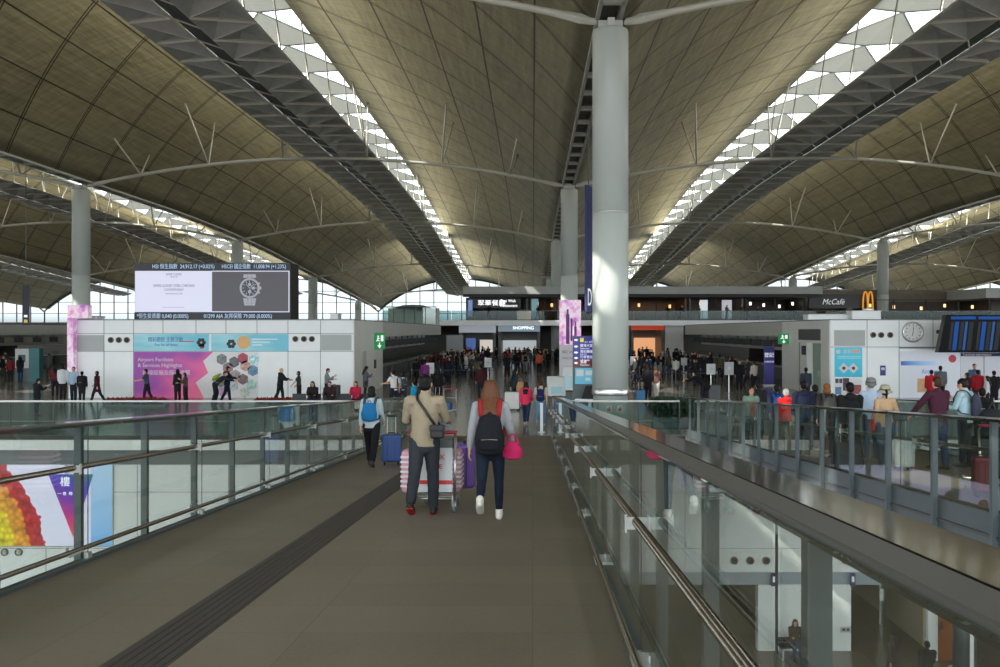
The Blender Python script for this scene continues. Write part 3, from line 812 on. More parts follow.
obj('text_lines', bx(w*.2, w*.8, -.034, -.03, h*.55, h*.8), inkw, t)
# wall clock
cxp, cz = px(912.5, YF), fz(332)
t = empty('wall_clock', (cxp, YF - .002, cz), 0, 'round white wall clock with a grey rim on the right island', 'clock')
bm = BM(); lathe(bm, [(.44, 0), (.53, 0), (.53, .1), (.48, .12), (.44, .1), (.44, 0)], 40, caps=False); bmesh.ops.rotate(bm, verts=bm.verts, matrix=Matrix.Rotation(PI/2, 3, 'X')); obj('rim', bm, steel, t, smooth=True)
bm = BM(); cyl(bm, (0, -.04, 0), .45, .08, 40, 'Y'); obj('dial', bm, paint((232, 234, 232)), t)
bm = BM()
for k in range(12):
    a = 2*PI*k/12; tube(bm, [(.33*math.cos(a), -.085, .33*math.sin(a)), (.41*math.cos(a), -.085, .41*math.sin(a))], .014, 4)
obj('hour_marks', bm, inkdk, t)
obj('hand', tube(BM(), [(0, -.09, 0), (.02, -.09, .3)], .012, 5), inkdk, t); obj('hand', tube(BM(), [(0, -.092, 0), (-.05, -.092, -.2)], .015, 5), inkdk, t)
# lit billboard
t, w, h = front_sign('billboard', 'wide white lightbox advert with blue band, behind the people at right', 899.5, 959, 351, 399, lit((214, 222, 234), .42), 'advert', YF, .06)
obj('blue_band', bx(.05, w*.62, -.068, -.06, h*.70, h*.79), grad_mat('blue band print', [(0, srgb(40, 80, 150)), (.3, srgb(90, 140, 200)), (1, srgb(170, 196, 222))], (1, 0, 0), .2), t)
text('Airport', .34, (w*.36, -.07, h*.57), lit((70, 130, 210), .5), t, sx=.8)
bm = BM(); cyl(bm, (w*.88, -.066, h*.84), .2, .01, 20, 'Y'); obj('red_seal', bm, paint((206, 66, 96)), t)
obj('wooden_picture', bx(w*.29, w*.55, -.068, -.06, h*.14, h*.43), mat('wood print', srgb(206, 164, 120), .5, 0, 6.0, .1), t)
t, w, h = front_sign('notice_board', 'pale lightbox board with dark blue header, below the flight display', 960, 1030, 353, 399, lit((206, 210, 220), .38), 'board', YF, .06)
obj('header', bx(0, w, -.07, -.06, h*.93, h), paint((44, 52, 110)), t); text('Terminal information', .17, (.1, -.074, h*.965), inkw, t)
bm = BM()
for q in (.33, .62, .9): box(bm, w*q, w*q+.03, -.07, -.06, 0, h*.93)
obj('divider', bm, inkdk, t)
# flight information display
YD = 45.0
X0 = px(942, YD); zt, zb = EYE - (315 - HY)*YD/FPX, EYE - (352.5 - HY)*YD/FPX
t = empty('flight_display', (X0, YD, zb), 0, 'large black flight information display with blue columns at right edge', 'display')
W, H = 5.6, zt - zb
bm = BM(); box(bm, 0, W, 0, .4, 0, H); 
for v in bm.verts:
    if v.co.z > .1: v.co.y -= .45
    if v.co.x < .1 and v.co.z < .1: v.co.x -= .18
obj('housing', bm, mat('display black', srgb(16, 17, 20), .3), t)
def on(xa, xb, za, zb_, d=.02):
    b2 = BM(); v = [b2.verts.new((x, -.45*z/H - d, z)) for x, z in ((xa, za), (xb, za), (xb, zb_), (xa, zb_))]; b2.faces.new(v); 
    r_ = bmesh.ops.extrude_face_region(b2, geom=list(b2.faces)); bmesh.ops.translate(b2, verts=[e for e in r_['geom'] if isinstance(e, bmesh.types.BMVert)], vec=(0, .012, 0)); return b2
bl = lit((36, 90, 170), .5); bl2 = lit((60, 110, 180), .4)
for k in range(4):
    x = .25 + k*1.32
    obj('header_bar', on(x, x+1.2, H*.88, H*.96), bl, t)
    obj('column_text', on(x+.22, x+.42, H*.06, H*.82), bl, t); obj('column_text', on(x+.72, x+.84, H*.06, H*.82), bl2, t)
    b2 = BM()
    for r_ in range(14):
        z = H*(.08 + .053*r_)
        for xa, xb in ((x+.03, x+.16), (x+.5, x+.66), (x+.92, x+1.12)): 
            v = [b2.verts.new((xx, -.45*zz/H - .022, zz)) for xx, zz in ((xa, z), (xb, z), (xb, z+.05), (xa, z+.05))]; b2.faces.new(v)
    obj('flight_rows', b2, lit((110, 116, 122), .12), t)
obj('wall_bracket', bx(.6, .8, .2, 2.0, H*.5, H*.6), black, t); obj('wall_bracket', bx(W-.8, W-.6, .2, 2.0, H*.5, H*.6), black, t)

# side wall details: exit signs, doors
green = lit((20, 130, 70), .7); mint = mat('mint door', srgb(140, 160, 146), .5, 0, 2.0, .04)
def exit_sign(X, Y, z, label, w=.62, h=.95):
    t = empty('exit_sign', (X, Y, z), 0, label, 'exit sign')
    obj('box', bx(0, w, -.06, .06, 0, h), green, t, bevel=.01); obj('wall_arm', bx(w-.02, w+.12, -.02, .02, h*.4, h*.5) if X > 0 else bx(-.12, .02, -.02, .02, h*.4, h*.5), darksteel, t)
    bm = BM(); ball(bm, (w*.38, -.07, h*.80), (.05, .012, .05), 8); tube(bm, [(w*.36, -.07, h*.74), (w*.34, -.07, h*.58)], .035, 6); tube(bm, [(w*.34, -.07, h*.58), (w*.5, -.07, h*.5)], .025, 6); tube(bm, [(w*.34, -.07, h*.58), (w*.2, -.07, h*.5)], .025, 6); tube(bm, [(w*.36, -.07, h*.7), (w*.54, -.07, h*.66)], .022, 6); box(bm, w*.62, w*.86, -.068, -.058, h*.5, h*.86)
    obj('running_figure', bm, lit((235, 250, 240), .9), t)
    bm = BM(); tube(bm, [(w*.5, -.07, h*.42), (w*.5, -.07, h*.14)], .03, 6); poly(bm, [(w*.3, -.075, h*.26), (w*.7, -.075, h*.26), (w*.5, -.075, h*.06)], .01, (0, 1, 0)); obj('arrow', bm, lit((235, 250, 240), .9), t)
    return t
exit_sign(XL1 + .05, 53.0, EYE - (349.5 - HY)*53/FPX, 'green running man exit sign on side of left island')
exit_sign(XR0 - .68, 54.5, EYE - (344 - HY)*54.5/FPX, 'green running man exit sign on side of right island', .62, .62)
t = empty('side_door', (XR0 - .05, 48.4, 0), 0, 'mint green door with louvre in the right island side wall', 'door')
obj('door_leaf', bx(-.05, 0, 0, 1.3, 0, 2.75), mint, t); obj('door_leaf', bx(-.05, 0, 2.9, 3.9, 0, 2.75), mint, t)
obj('centre_post', bx(-.35, 0, 1.35, 2.6, 0, 2.75), sideg, t); 
bm = BM()
for k in range(22): box(bm, -.06, 0, .1 + k*.18, .18 + k*.18, 2.9, 3.5)
obj('louvre', bm, mat('louvre dark', srgb(84, 86, 84), .6), t); obj('navy_plate', bx(-.4, -.35, 1.5, 2.2, 2.1, 2.6), paint((30, 36, 70)), t)
obj('handle', bx(-.1, -.05, .2, .26, 1.0, 1.3), steel, t)
t = empty('side_door', (XL1 + .05, 49.2, 0), 0, 'grey service door in the side wall of left island', 'door')
obj('door_leaf', bx(0, .04, 0, 1.1, 0, 2.3), greyp, t); obj('handle', bx(.04, .1, .9, .96, 1.0, 1.2), steel, t)
t = empty('wall_panel', (XL1 + .05, 52.9, 1.25), 0, 'small dark control panel on side of left island', 'control panel')
obj('case', bx(0, .08, 0, .35, 0, .5), black, t, bevel=.01); obj('screen', bx(.08, .085, .05, .3, .12, .42), paint((70, 76, 88)), t)

# ------------------------------------------------------------------ check-in counters
deskm = mat('counter front', srgb(96, 98, 102), .5, 0, 3.0, .08); deskt = mat('counter top', srgb(170, 172, 172), .3)
scr = mat('monitor picture', srgb(26, 28, 33), .6, emit=srgb(50, 56, 70), estr=.06)
def make_desk():
    t = empty('checkin_desk', (0, 0, 0))
    obj('counter_body', bx(0, .7, .05, 1.75, 0, 1.05), deskm, t); obj('counter_top', bx(-.1, .8, 0, 1.8, 1.05, 1.1), deskt, t)
    obj('weigh_belt', bx(-.75, -.05, 1.9, 2.5, 0, .35), darksteel, t); obj('divider_screen', bx(.1, .7, 1.78, 1.82, 1.1, 1.5), clear, t)
    return t
def make_monitor():
    t = empty('checkin_monitor', (0, 0, 0))
    obj('casing', bx(-.35, .35, -.1, .04, -.42, .0), black, t, bevel=.02); obj('screen', bx(-.31, .31, -.112, -.1, -.38, -.04), scr, t); obj('drop_bar', bx(-.03, .03, -.03, .03, 0, .3), darksteel, t)
    return t
desk0 = make_desk(); mon0 = make_monitor()
first_d = first_m = True
def nth(k): return ORD[k] if k < len(ORD) else 'far'
for side, xw, s, nm in (('left', XL1, 1, 'left island'), ('right', XR0, -1, 'right island'), ('far', -45.0, 1, 'far left island')):
    for k in range(12):
        y = YB + .4 + k * 2.95
        d = desk0 if first_d else copy_tree(desk0); first_d = False
        d.location = (xw - s*1.6, y, 0); d.rotation_euler = (0, 0, PI if s > 0 else 0)
        if s > 0: d.location = (xw - .8, y + 2.2, 0)
        else: d.location = (xw + .8, y, 0)
        tag(d, '%s check-in desk along the %s counter row' % (nth(k), nm), 'check-in desk', 'check-in desks of the %s' % nm)
        if k < 11:
            mo = mon0 if first_m else copy_tree(mon0); first_m = False
            mo.location = (xw - s*.25, y + 1.2, 2.82); mo.rotation_euler = (R(-8), 0, -s*R(-38))
            tag(mo, '%s hanging monitor above the %s check-in desks' % (nth(k), nm), 'monitor', 'hanging monitors of the %s' % nm)
# ------------------------------------------------------------------ mezzanine and shops at the back
YM = 97.0
def mx_(p): return px(p, YM)
def mz_(q): return EYE - (q - HY) * YM / FPX
ZMF = mz_(321)
struct('floor_mezzanine', bx(mx_(300), 62, YM, 125, mz_(325), ZMF), offwhite)
struct('trim_7', bx(mx_(300), 62, YM - .15, YM + .05, mz_(325.5), mz_(320.3)), white)
struct('wall_mezzanine_back', bx(mx_(463), 62, YM + 9, YM + 9.3, ZMF, mz_(286)), mat('shop wall', srgb(110, 100, 86), .5, 0, 1.0, .12))
struct('ceiling_mezzanine', bx(mx_(463), mx_(822), YM - .2, YM + 9.3, mz_(294), mz_(286.5)), mat('canopy grey white', srgb(176, 180, 178), .5, 0, 1.0, .03))
struct('ceiling_mezzanine_right', bx(mx_(985), 62, YM - .2, YM + 9.3, mz_(298), mz_(288)), mat('canopy grey white', srgb(176, 180, 178), .5))
struct('trim_8', bx(mx_(463), mx_(822), YM + .05, YM + .3, mz_(297), mz_(294)), black)
struct('wall_back', bx(-118, 100, 112, 112.4, 0, ZMF), mat('back wall', srgb(96, 94, 90), .6, 0, .6, .1))
struct('wall_back_right', bx(mx_(668), XR0 + 1, YM + 2, YM + 2.3, 0, mz_(325)), sideg)
t = empty('mezzanine_balustrade', (mx_(383), YM + .1, ZMF), 0, 'long glass balustrade of the upper restaurant level at the back', 'balustrade')
Wm = 62 - mx_(383)
obj('top_rail', bx(0, Wm, -.03, .03, 1.05, 1.09), darksteel, t)
for k in range(0, int(Wm / 2.4)):
    obj('glass_panel', bx(k*2.4 + .02, k*2.4 + 2.38, -.008, .008, .02, 1.05), glass('mezzanine glass', (.50, .60, .60, 1), .015), t)
    if k % 2 == 0: obj('post', bx(k*2.4 - .03, k*2.4 + .03, -.03, .03, 0, 1.05), darksteel, t)
warm = lit((255, 190, 110), 2.2)
wl_ = mat('warm timber', srgb(150, 104, 66), .5, 0, 1.5, .15)
def shop(label, p0, p1, m, q0=297, q1=321, depth=7.0, lamps=3, lc=(255, 190, 120), name='shop_front'):
    X0, X1 = mx_(p0), mx_(p1); z0, z1 = mz_(q1), mz_(q0); w = X1 - X0; h = z1 - z0
    t = empty(name, (X0, YM + 2.0, z0), 0, label, 'shop front')
    bm = BM(); box(bm, 0, w, depth - .2, depth, 0, h); box(bm, 0, .2, 0, depth, 0, h); box(bm, w-.2, w, 0, depth, 0, h)
    obj('walls', bm, m, t)
    bm = BM(); n = max(2, int(w / 3))
    for k in range(n + 1): box(bm, k*w/n - .05, k*w/n + .05, -.05, .05, 0, h)
    box(bm, 0, w, -.05, .05, h*.97, h)
    obj('glazing_bars', bm, black, t)
    obj('counter', bx(w*.15, w*.85, 2.5, 3.2, 0, 1.1), m, t)
    for k in range(lamps):
        bm = BM(); cyl(bm, (w*(k+.5)/lamps, 1.2 + .5*(k % 2), h - .6 - .15*(k % 3)), .13, .36, 12)
        obj('lamp', bm, lit(lc, 1.6), t)
    return t, w, h
t, w, h = shop('upper restaurant front with white lettering left of the columns', 465, 528, mat('shop grey', srgb(120, 122, 120), .5, 0, 1.0, .1), lamps=2, lc=(255, 240, 220))
sgw = lit((248, 250, 252), 1.6)
text('翠華餐廳', .66, (w*.18, -.12, h*.76), sgw, t, sx=1.15); text('Tsui Wah', .42, (w*.55, -.12, h*.86), sgw, t); text('Restaurant', .42, (w*.55, -.12, h*.66), sgw, t)
obj('sign_board', bx(w*.02, w*.88, -.1, -.05, h*.55, h*.98), paint((70, 72, 70)), t); obj('picture_panel', bx(w*.03, w*.10, -.13, -.1, .5, h*.9), lit((120, 150, 210), .6), t)
t, w, h = shop('narrow upper shop front with screens beside the central columns', 530, 560, wl_, lamps=2)
obj('hanging_screen', bx(w*.05, w*.28, -.2, -.05, h*.1, h*.95), lit((120, 170, 180), .5), t)
t, w, h = shop('warm lit timber shop front right of the huge column', 596, 690, wl_, lamps=3); 
t, w, h = shop('upper shop front with grey stone and picture panels', 692, 748, mat('shop stone', srgb(130, 122, 112), .5, 0, 1.0, .1), lamps=2)
obj('picture_panel', bx(w*.6, w*.78, -.15, -.05, .3, h*.9), lit((200, 200, 206), .6), t); obj('picture_panel', bx(w*.2, w*.34, -.15, -.05, .3, h*.9), lit((210, 220, 224), .8), t)
t, w, h = shop('dim upper cafe front with small white lamps', 750, 810, mat('shop dark', srgb(74, 62, 54), .5, 0, 1.0, .15), lamps=4, lc=(255, 250, 240))
t, w, h = shop('dark upper cafe counter right of the black cafe sign', 868, 1000, mat('shop dark', srgb(74, 62, 54), .5), 299, 321, lamps=5, lc=(255, 214, 150))
# cafe sign and golden arches
t = empty('cafe_sign', (mx_(812), YM + 1.0, mz_(308)), 0, 'black fascia sign with white script lettering, upper level right', 'sign')
w, h = mx_(866) - mx_(812), mz_(294) - mz_(308)
obj('fascia', bx(0, w, 0, .4, 0, h), mat('fascia black', srgb(28, 30, 34), .4), t); text('McCafé', .85, (w*.24, -.03, h*.45), lit((214, 216, 218), .7), t, shear=.3, sx=.9)
t = empty('arches_sign', (mx_(864.5), YM + .6, mz_(308.5)), 0, 'golden double arch sign standing beside the black cafe sign', 'sign')
w, h = mx_(875.5) - mx_(864.5), mz_(291) - mz_(308.5)
gold = lit((232, 150, 30), .8)
for k in range(2):
    bm = BM(); cx_ = w*(.27 + .46*k); pts = []
    for i in range(13):
        a = PI * i / 12; pts.append((cx_ - w*.20*math.cos(a), 0, h*.45 + h*.52*math.sin(a)))
    pts = [(cx_ - w*.22, 0, 0)] + pts + [(cx_ + w*.22, 0, 0)]
    obj('arch', tube(bm, pts, .085, 8), gold, t, smooth=True)
obj('plinth', bx(0, w, -.1, .1, ZMF - mz_(308.5), .0), white, t)
# left roof terrace box in front of the arched window
t = empty('terrace_room', (px(383, 80), 80, HI + .05), 0, 'low glass room standing on top of left island, far end', 'glass room')
w, h = px(436, 80) - px(383, 80), 1.45
obj('glass_panel', bx(0, w, 0, .04, .0, h), clear, t); bm = BM()
for k in range(6): box(bm, k*w/5-.03, k*w/5+.03, -.03, .07, 0, h)
box(bm, -.05, w+.05, -.05, .1, h, h+.08); obj('frame', bm, darksteel, t)
obj('roof', lathe(BM(), [(w*.36, 0), (w*.32, .12), (w*.18, .26), (.02, .3)], 24, (w*.5, 1.0 + w*.3, h)), darksteel, t, smooth=True); obj('back_wall', bx(0, w, 2.9, 3.0, 0, h), greyp, t)
# ground level shops under the mezzanine
def lowshop(label, p0, p1, q0, q1, m, y=104.0):
    X0, X1 = px(p0, y), px(p1, y); z1 = EYE - (q0 - HY)*y/FPX; w = X1 - X0
    t = empty('ground_shop', (X0, y, 0), 0, label, 'shop front')
    bm = BM(); box(bm, 0, .3, 0, 5, 0, z1); box(bm, w-.3, w, 0, 5, 0, z1); box(bm, 0, w, 4.8, 5, 0, z1); obj('walls', bm, mat('ground shop wall', srgb(120, 118, 114), .5), t)
    obj('fascia', bx(0, w, -.1, .2, z1 - .8, z1), m, t)
    return t, w, z1
t, w, z1 = lowshop('ground level shop with pale blue lit fascia left of the columns', 498, 540, 324.5, 345, lit((150, 170, 184), .5)); text('SHOPPING', .5, (w*.35, -.13, z1-.4), lit((240, 248, 255), 2.0), t)
obj('lit_shelf', bx(.4, w-.4, 4.5, 4.7, .6, 2.3), lit((200, 210, 214), .6), t)
t, w, z1 = lowshop('ground level counter with white lit canopy', 459, 496, 325.5, 345, lit((170, 176, 186), .6)); obj('lit_panel', bx(w*.2, w*.45, -.2, -.1, 1.0, 2.6), lit((90, 120, 190), .5), t); obj('lit_panel', bx(w*.55, w*.9, 1, 1.1, 1.0, 2.4), lit((214, 206, 196), .8), t)
t, w, z1 = lowshop('ground level shop with an orange red fascia right of the huge column', 631, 664, 323, 345, lit((190, 70, 40), .6)); obj('lit_shelf', bx(.4, w-.4, 4.5, 4.7, .4, 2.6), lit((236, 170, 120), .9), t)
t, w, z1 = lowshop('ground level shop with warm display behind the crowd', 596, 630, 324, 345, lit((120, 110, 100), .3)); obj('lit_shelf', bx(.4, w-.4, 4.5, 4.7, .4, 2.6), lit((226, 180, 140), .7), t)
t = empty('white_screen', (px(446.5, 88), 88, 0), 0, 'tall blank pale panel at far end of left counters', 'panel')
obj('panel', bx(0, 1.6, 0, .12, .3, 3.0), paint((176, 180, 186)), t); obj('foot', bx(.1, 1.5, -.1, .22, 0, .3), darksteel, t)

# ------------------------------------------------------------------ signs in the middle
# tall blossom banners
def blossom(base, n1, sc):
    m = mat('blossom print %s' % n1, (1, 1, 1, 1), .45); nt, b = nodes_of(m)
    t_ = N(nt, 'ShaderNodeTexCoord'); n = N(nt, 'ShaderNodeTexNoise'); n.inputs['Scale'].default_value = sc; n.inputs['Detail'].default_value = 6
    nt.links.new(t_.outputs['Object'], n.inputs['Vector'])
    r = ramp(nt, [(.3, srgb(176, 96, 190)), (.45, srgb(226, 166, 214)), (.55, srgb(244, 226, 240)), (.7, srgb(236, 150, 196))])
    nt.links.new(n.outputs['Fac'], r.inputs[0]); nt.links.new(r.outputs[0], b.inputs['Base Color']); nt.links.new(r.outputs[0], b.inputs['Emission Color']); b.inputs['Emission Strength'].default_value = base
    return m
YC = 45.0
X0, X1 = px(559.5, YC), px(581, YC); zt = EYE - (300 - HY)*YC/FPX; zm = EYE - (345 - HY)*YC/FPX; zb = EYE - (374 - HY)*YC/FPX
t = empty('blossom_banner', (X0, YC, 0), 0, 'tall pink blossom lightbox with dark tower picture, left of the huge column', 'banner')
w = X1 - X0
obj('lightbox', bx(0, w, 0, .35, zm, zt), blossom(.25, 'a', 2.4), t); obj('lower_panel', bx(0, w, 0, .35, .9, zm), lit((206, 206, 212), .3), t); obj('plinth', bx(.1, w-.1, .05, .3, 0, .9), darksteel, t)
bm = BM(); box(bm, w*.30, w*.46, -.02, 0, zm+.05, zm + 1.5); box(bm, w*.34, w*.42, -.02, 0, zm+1.5, zm+1.75); box(bm, w*.52, w*.60, -.02, 0, zm+.2, zm+1.3); box(bm, w*.68, w*.80, -.02, 0, zm+.05, zm+.9); box(bm, w*.71, w*.77, -.02, 0, zm+.9, zm+1.15)
obj('tower_silhouette', bm, paint((96, 50, 110)), t)
text('櫻花 2017', .16, (w*.12, -.015, zm - .35), inkdk, t, sx=.9); text('SPRING BLOSSOM', .13, (w*.12, -.015, zm - .65), inkdk, t, sx=.8)
Yb = 46.5; X0, X1 = px(67.5, Yb), px(88, Yb)
t = empty('blossom_banner', (X0, Yb, 0), 0, 'pink blossom lightbox at left end of the white island', 'banner')
w = X1 - X0; zt = EYE - (305 - HY)*Yb/FPX
obj('lightbox', bx(0, w, 0, .4, HI + .1, zt), blossom(.25, 'b', 2.0), t); obj('side_panel', bx(-.02, w*.28, 0, .4, 1.1, HI + .1), blossom(.2, 'c', 1.6), t); obj('stem', bx(0, w*.2, .1, .3, 0, 1.1), white, t)
# directory sign
YG = 33.6; X0, X1 = px(573.5, YG), px(597.5, YG); gz = lambda q: EYE - (q - HY)*YG/FPX
t = empty('directory_sign', (X0, YG, 0), 0, 'blue directory sign with white arrows and a screen, left of the huge column', 'sign')
w = X1 - X0; navy = lit((46, 48, 150), .5); maroon = lit((110, 24, 40), .5); wt = lit((240, 242, 250), .9)
obj('blue_panel', bx(0, w, 0, .2, gz(360), gz(336.5)), navy, t); obj('maroon_panel', bx(0, w, 0, .2, gz(366), gz(360)), maroon, t)
obj('case', bx(-.02, w+.02, .03, .25, .0, gz(336)), darksteel, t); obj('screen', bx(.06, w-.02, -.01, .03, gz(384), gz(368)), lit((96, 180, 208), .6), t)
bm = BM()
for a, b_, ww, hh in ((.12,.5,.3,.4),(.5,.55,.3,.3),(.5,.2,.2,.2)): box(bm, w*a, w*(a+ww), -.016, -.01, gz(384) + .58*b_, gz(384) + .58*min(.95, b_+hh))
obj('screen_picture', bm, lit((200, 214, 214), .5), t)
obj('yellow_square', bx(w*.28, w*.42, -.012, 0, gz(342), gz(338)), lit((236, 214, 50), .8), t)
for q, s1, s2 in ((340, '1', 'A-C  出境'), (346.5, '離境大堂', 'Departures'), (352.5, '登記櫃檯', 'D E F G'), (358, '行李寄存', 'Left baggage'), (363, '餐廳', 'Restaurants')):
    bm = BM(); poly(bm, [(w*.10, -.006, gz(q) - .05), (w*.10, -.006, gz(q) + .05), (w*.20, -.006, gz(q))], .006, (0, 1, 0)); cyl(bm, (w*.07, -.003, gz(q)), .035, .006, 10, 'Y')
    obj('arrow', bm, wt, t)
    text(s1, .12, (w*(.31 if s1 == '1' else .28), -.016, gz(q) + .03), inkdk if s1 == '1' else wt, t, sx=.95); text(s2, .075, (w*(.46 if s1 == '1' else .28), -.01, gz(q) - .07), wt, t, sx=.95)
# hanging zone banner
t = empty('zone_banner', (px(588.6, 50), 50, 0), R(68), 'tall navy hanging banner with white D beside the huge column', 'banner')
zb, zt = EYE - (312 - HY)*50/FPX, EYE - (186 - HY)*50/FPX
obj('fabric', bx(-.48, .48, -.06, .06, zb, zt), mat('banner navy', srgb(44, 52, 110), .5, 0, 3.0, .05), t); obj('edge_strip', bx(.48, .52, -.07, .07, zb, zt), white, t)
text('D', 1.35, (-.02, -.075, zb + .75), lit((236, 240, 246), .8), t, align='CENTER', sx=.75)
obj('hanger', bx(-.02, .02, -.02, .02, zt, 15.0), darksteel, t); obj('clip', bx(-.2, .2, -.09, .09, zb - .12, zb), black, t)
t = empty('zone_banner', (px(26, 60), 60, 0), R(20), 'narrow dark hanging banner with yellow marks at far left', 'banner')
zb, zt = EYE - (325 - HY)*60/FPX, EYE - (285 - HY)*60/FPX
obj('fabric', bx(-.2, .2, -.1, .1, zb, zt), mat('banner dark', srgb(30, 32, 48), .5), t); obj('yellow_mark', bx(-.1, .1, -.112, -.1, zb + .15, zb + .35), lit((214, 190, 70), .6), t); obj('white_mark', bx(-.1, .1, -.112, -.1, zb + .5, zb + .65), wt, t); obj('hanger', bx(-.015, .015, -.015, .015, zt, 16.0), darksteel, t)
t = empty('roll_up_banner', (px(769, 57), 57, 0), 0, 'tall purple standing banner before the right counters', 'banner')
obj('fabric', bx(-.32, .32, -.02, .02, .1, 2.4), grad_mat('purple banner print', [(0, srgb(60, 60, 130)), (.5, srgb(84, 80, 160)), (1, srgb(60, 64, 140))], (0, 0, 1), .05, .5, .4), t); obj('base', bx(-.38, .38, -.15, .15, 0, .1), steel, t)
text('登記', .3, (0, -.03, 1.9), wt, t, align='CENTER'); text('CHECK-IN', .13, (0, -.03, 1.5), wt, t, align='CENTER')
# red extinguisher stickers on the pedestal of the huge column
for k, p in enumerate((610.5, 621.5)):
    a = (p - 613.5) / 18 * .62; z = EYE - (409 - HY)*31.4/FPX; y = 32 - math.sqrt(.61**2 - a*a)
    t = empty('fire_sticker', (ROWS[3] + a, y - .006, z), math.atan2(a, .61), 'red and white fire sticker on the column pedestal, %s one' % ['left', 'right'][k], 'sticker')
    obj('white_field', bx(-.09, .09, -.004, .02, -.1, .1), inkw, t); bm = BM(); box(bm, -.07, .07, -.008, -.003, -.08, .02); cyl(bm, (.02, -.006, .05), .03, .004, 10, 'Y'); obj('red_symbol', bm, paint((190, 30, 30)), t)
# self service machines
kw = paint((196, 200, 200)); ks = lit((150, 190, 200), .5)
def kiosk(label, p, Y, rz=0, hgt=1.55):
    t = empty('service_kiosk', (px(p, Y), Y, 0), rz, label, 'kiosk', 'self service kiosks')
    bm = BM(); box(bm, -.36, .36, -.15, .3, .75, hgt)
    for v in bm.verts:
        if v.co.z > 1 and v.co.y < 0: v.co.y += .25
        if v.co.z < 1 and v.co.y > 0: v.co.y -= .1
    obj('head', bm, kw, t, bevel=.04)
    obj('stem', bx(-.22, .22, 0, .2, .06, .78), darksteel, t); obj('base', bx(-.34, .34, -.15, .3, 0, .06), darksteel, t)
    b2 = BM(); v = [b2.verts.new(q) for q in ((-.24, -.147 + .03, .86), (.24, -.147 + .03, .86), (.24, -.035, hgt - .42), (-.24, -.035, hgt - .42))]; b2.faces.new(v)
    r_ = bmesh.ops.extrude_face_region(b2, geom=list(b2.faces)); bmesh.ops.translate(b2, verts=[e for e in r_['geom'] if isinstance(e, bmesh.types.BMVert)], vec=(0, -.03, .015)); obj('screen', b2, ks, t)
    obj('keypad', bx(-.2, .2, -.3, -.1, .72, .77), black, t)
    return t
kiosk('white self service kiosk with tilted head, nearest to ramp end', 556.5, 37.5, R(8))
kiosk('white self service kiosk behind the directory sign', 570, 41.0, R(-12), 1.8)
t = empty('reading_desk', (px(590, 32.5), 32.6, 0), R(-15), 'dark tilted lectern screen at foot of the directory sign', 'lectern')
bm = BM(); box(bm, -.3, .3, -.04, .04, 1.0, 1.45)
for v in bm.verts:
    if v.co.z > 1.2: v.co.y += .2; v.co.x += .12
obj('screen', bm, black, t); obj('stem', bx(-.05, .05, .0, .1, 0, 1.02), white, t); obj('shelf', bx(-.5, .25, -.2, .1, .96, 1.0), white, t)
# planter behind the short balustrade
pl = empty('planter', (px(672, 32.5), 32.6, 0), 0, 'dark green leafy planter behind the short balustrade', 'planter')
obj('trough', bx(-.7, .7, -.3, .3, 0, .38), darksteel, pl, bevel=.02)
def leaves(xa, xb, ya, yb, za, zb, n, size, seed):
    r_ = random.Random(seed); bm = BM()
    for i in range(n):
        c = Vector((r_.uniform(xa, xb), r_.uniform(ya, yb), r_.uniform(za, zb))); a = r_.uniform(0, 2*PI); tl = r_.uniform(.2, 1.2); s = size * r_.uniform(.6, 1.3)
        d = Vector((math.cos(a)*math.cos(tl), math.sin(a)*math.cos(tl), math.sin(tl))); o_ = d.orthogonal().normalized() * s * .35
        v = [bm.verts.new(c), bm.verts.new(c + d*s*.5 + o_), bm.verts.new(c + d*s), bm.verts.new(c + d*s*.5 - o_)]; bm.faces.new(v)
    return bm
leafm = mat('dark leaf', srgb(40, 62, 44), .45, 0, 20.0, .3); redleaf = mat('red bract', srgb(120, 34, 30), .5, 0, 20.0, .3)
tag(obj('foliage', leaves(-.75, .75, -.3, .3, .3, 1.0, 700, .2, 3), leafm, pl), kind='stuff')
for nm, p0, p1, lb in (('a', 107, 167, 'low planter of red poinsettia by the left white wall'), ('b', 256, 306, 'low planter of red poinsettia before the middle of the white wall')):
    X0, X1 = px(p0, 41.6), px(p1, 41.6); t = empty('flower_trough', (X0, 41.6, 0), 0, lb, 'planter')
    obj('trough', bx(0, X1-X0, -.25, .25, 0, .10), darksteel, t); tag(obj('foliage', leaves(0, X1-X0, -.25, .25, .1, .24, 300, .13, 5), leafm, t), kind='stuff'); tag(obj('flowers', leaves(0, X1-X0, -.28, .28, .18, .32, 420, .13, 6), redleaf, t), kind='stuff')

# ------------------------------------------------------------------ lightbox with the fruit rainbow, lower wall
YW = YE + .3
X1 = px(113, YW); X0 = px(-40, YW); zt = EYE - (462.5 - HY)*YW/FPX; zb = EYE - (545.5 - HY)*YW/FPX
t = empty('fruit_lightbox', (X0, YW - .001, zb), 0, 'backlit advert with rainbow of fruit rows on the lower left wall', 'advert')
w, h = X1 - X0, zt - zb; k_ = YW / FPX
m = mat('fruit rainbow print', (1, 1, 1, 1), .4); nt, b = nodes_of(m)
tcn = N(nt, 'ShaderNodeTexCoord'); vo = N(nt, 'ShaderNodeTexVoronoi'); vo.inputs['Scale'].default_value = 5.5; nt.links.new(tcn.outputs['Object'], vo.inputs['Vector'])
le = N(nt, 'ShaderNodeVectorMath', operation='DISTANCE'); le.inputs[1].default_value = ((-41.5) * k_, 0, -15 * k_); nt.links.new(tcn.outputs['Object'], le.inputs[0])
dd = mathn(nt, 'DIVIDE', le.outputs['Value'], 130 * k_)
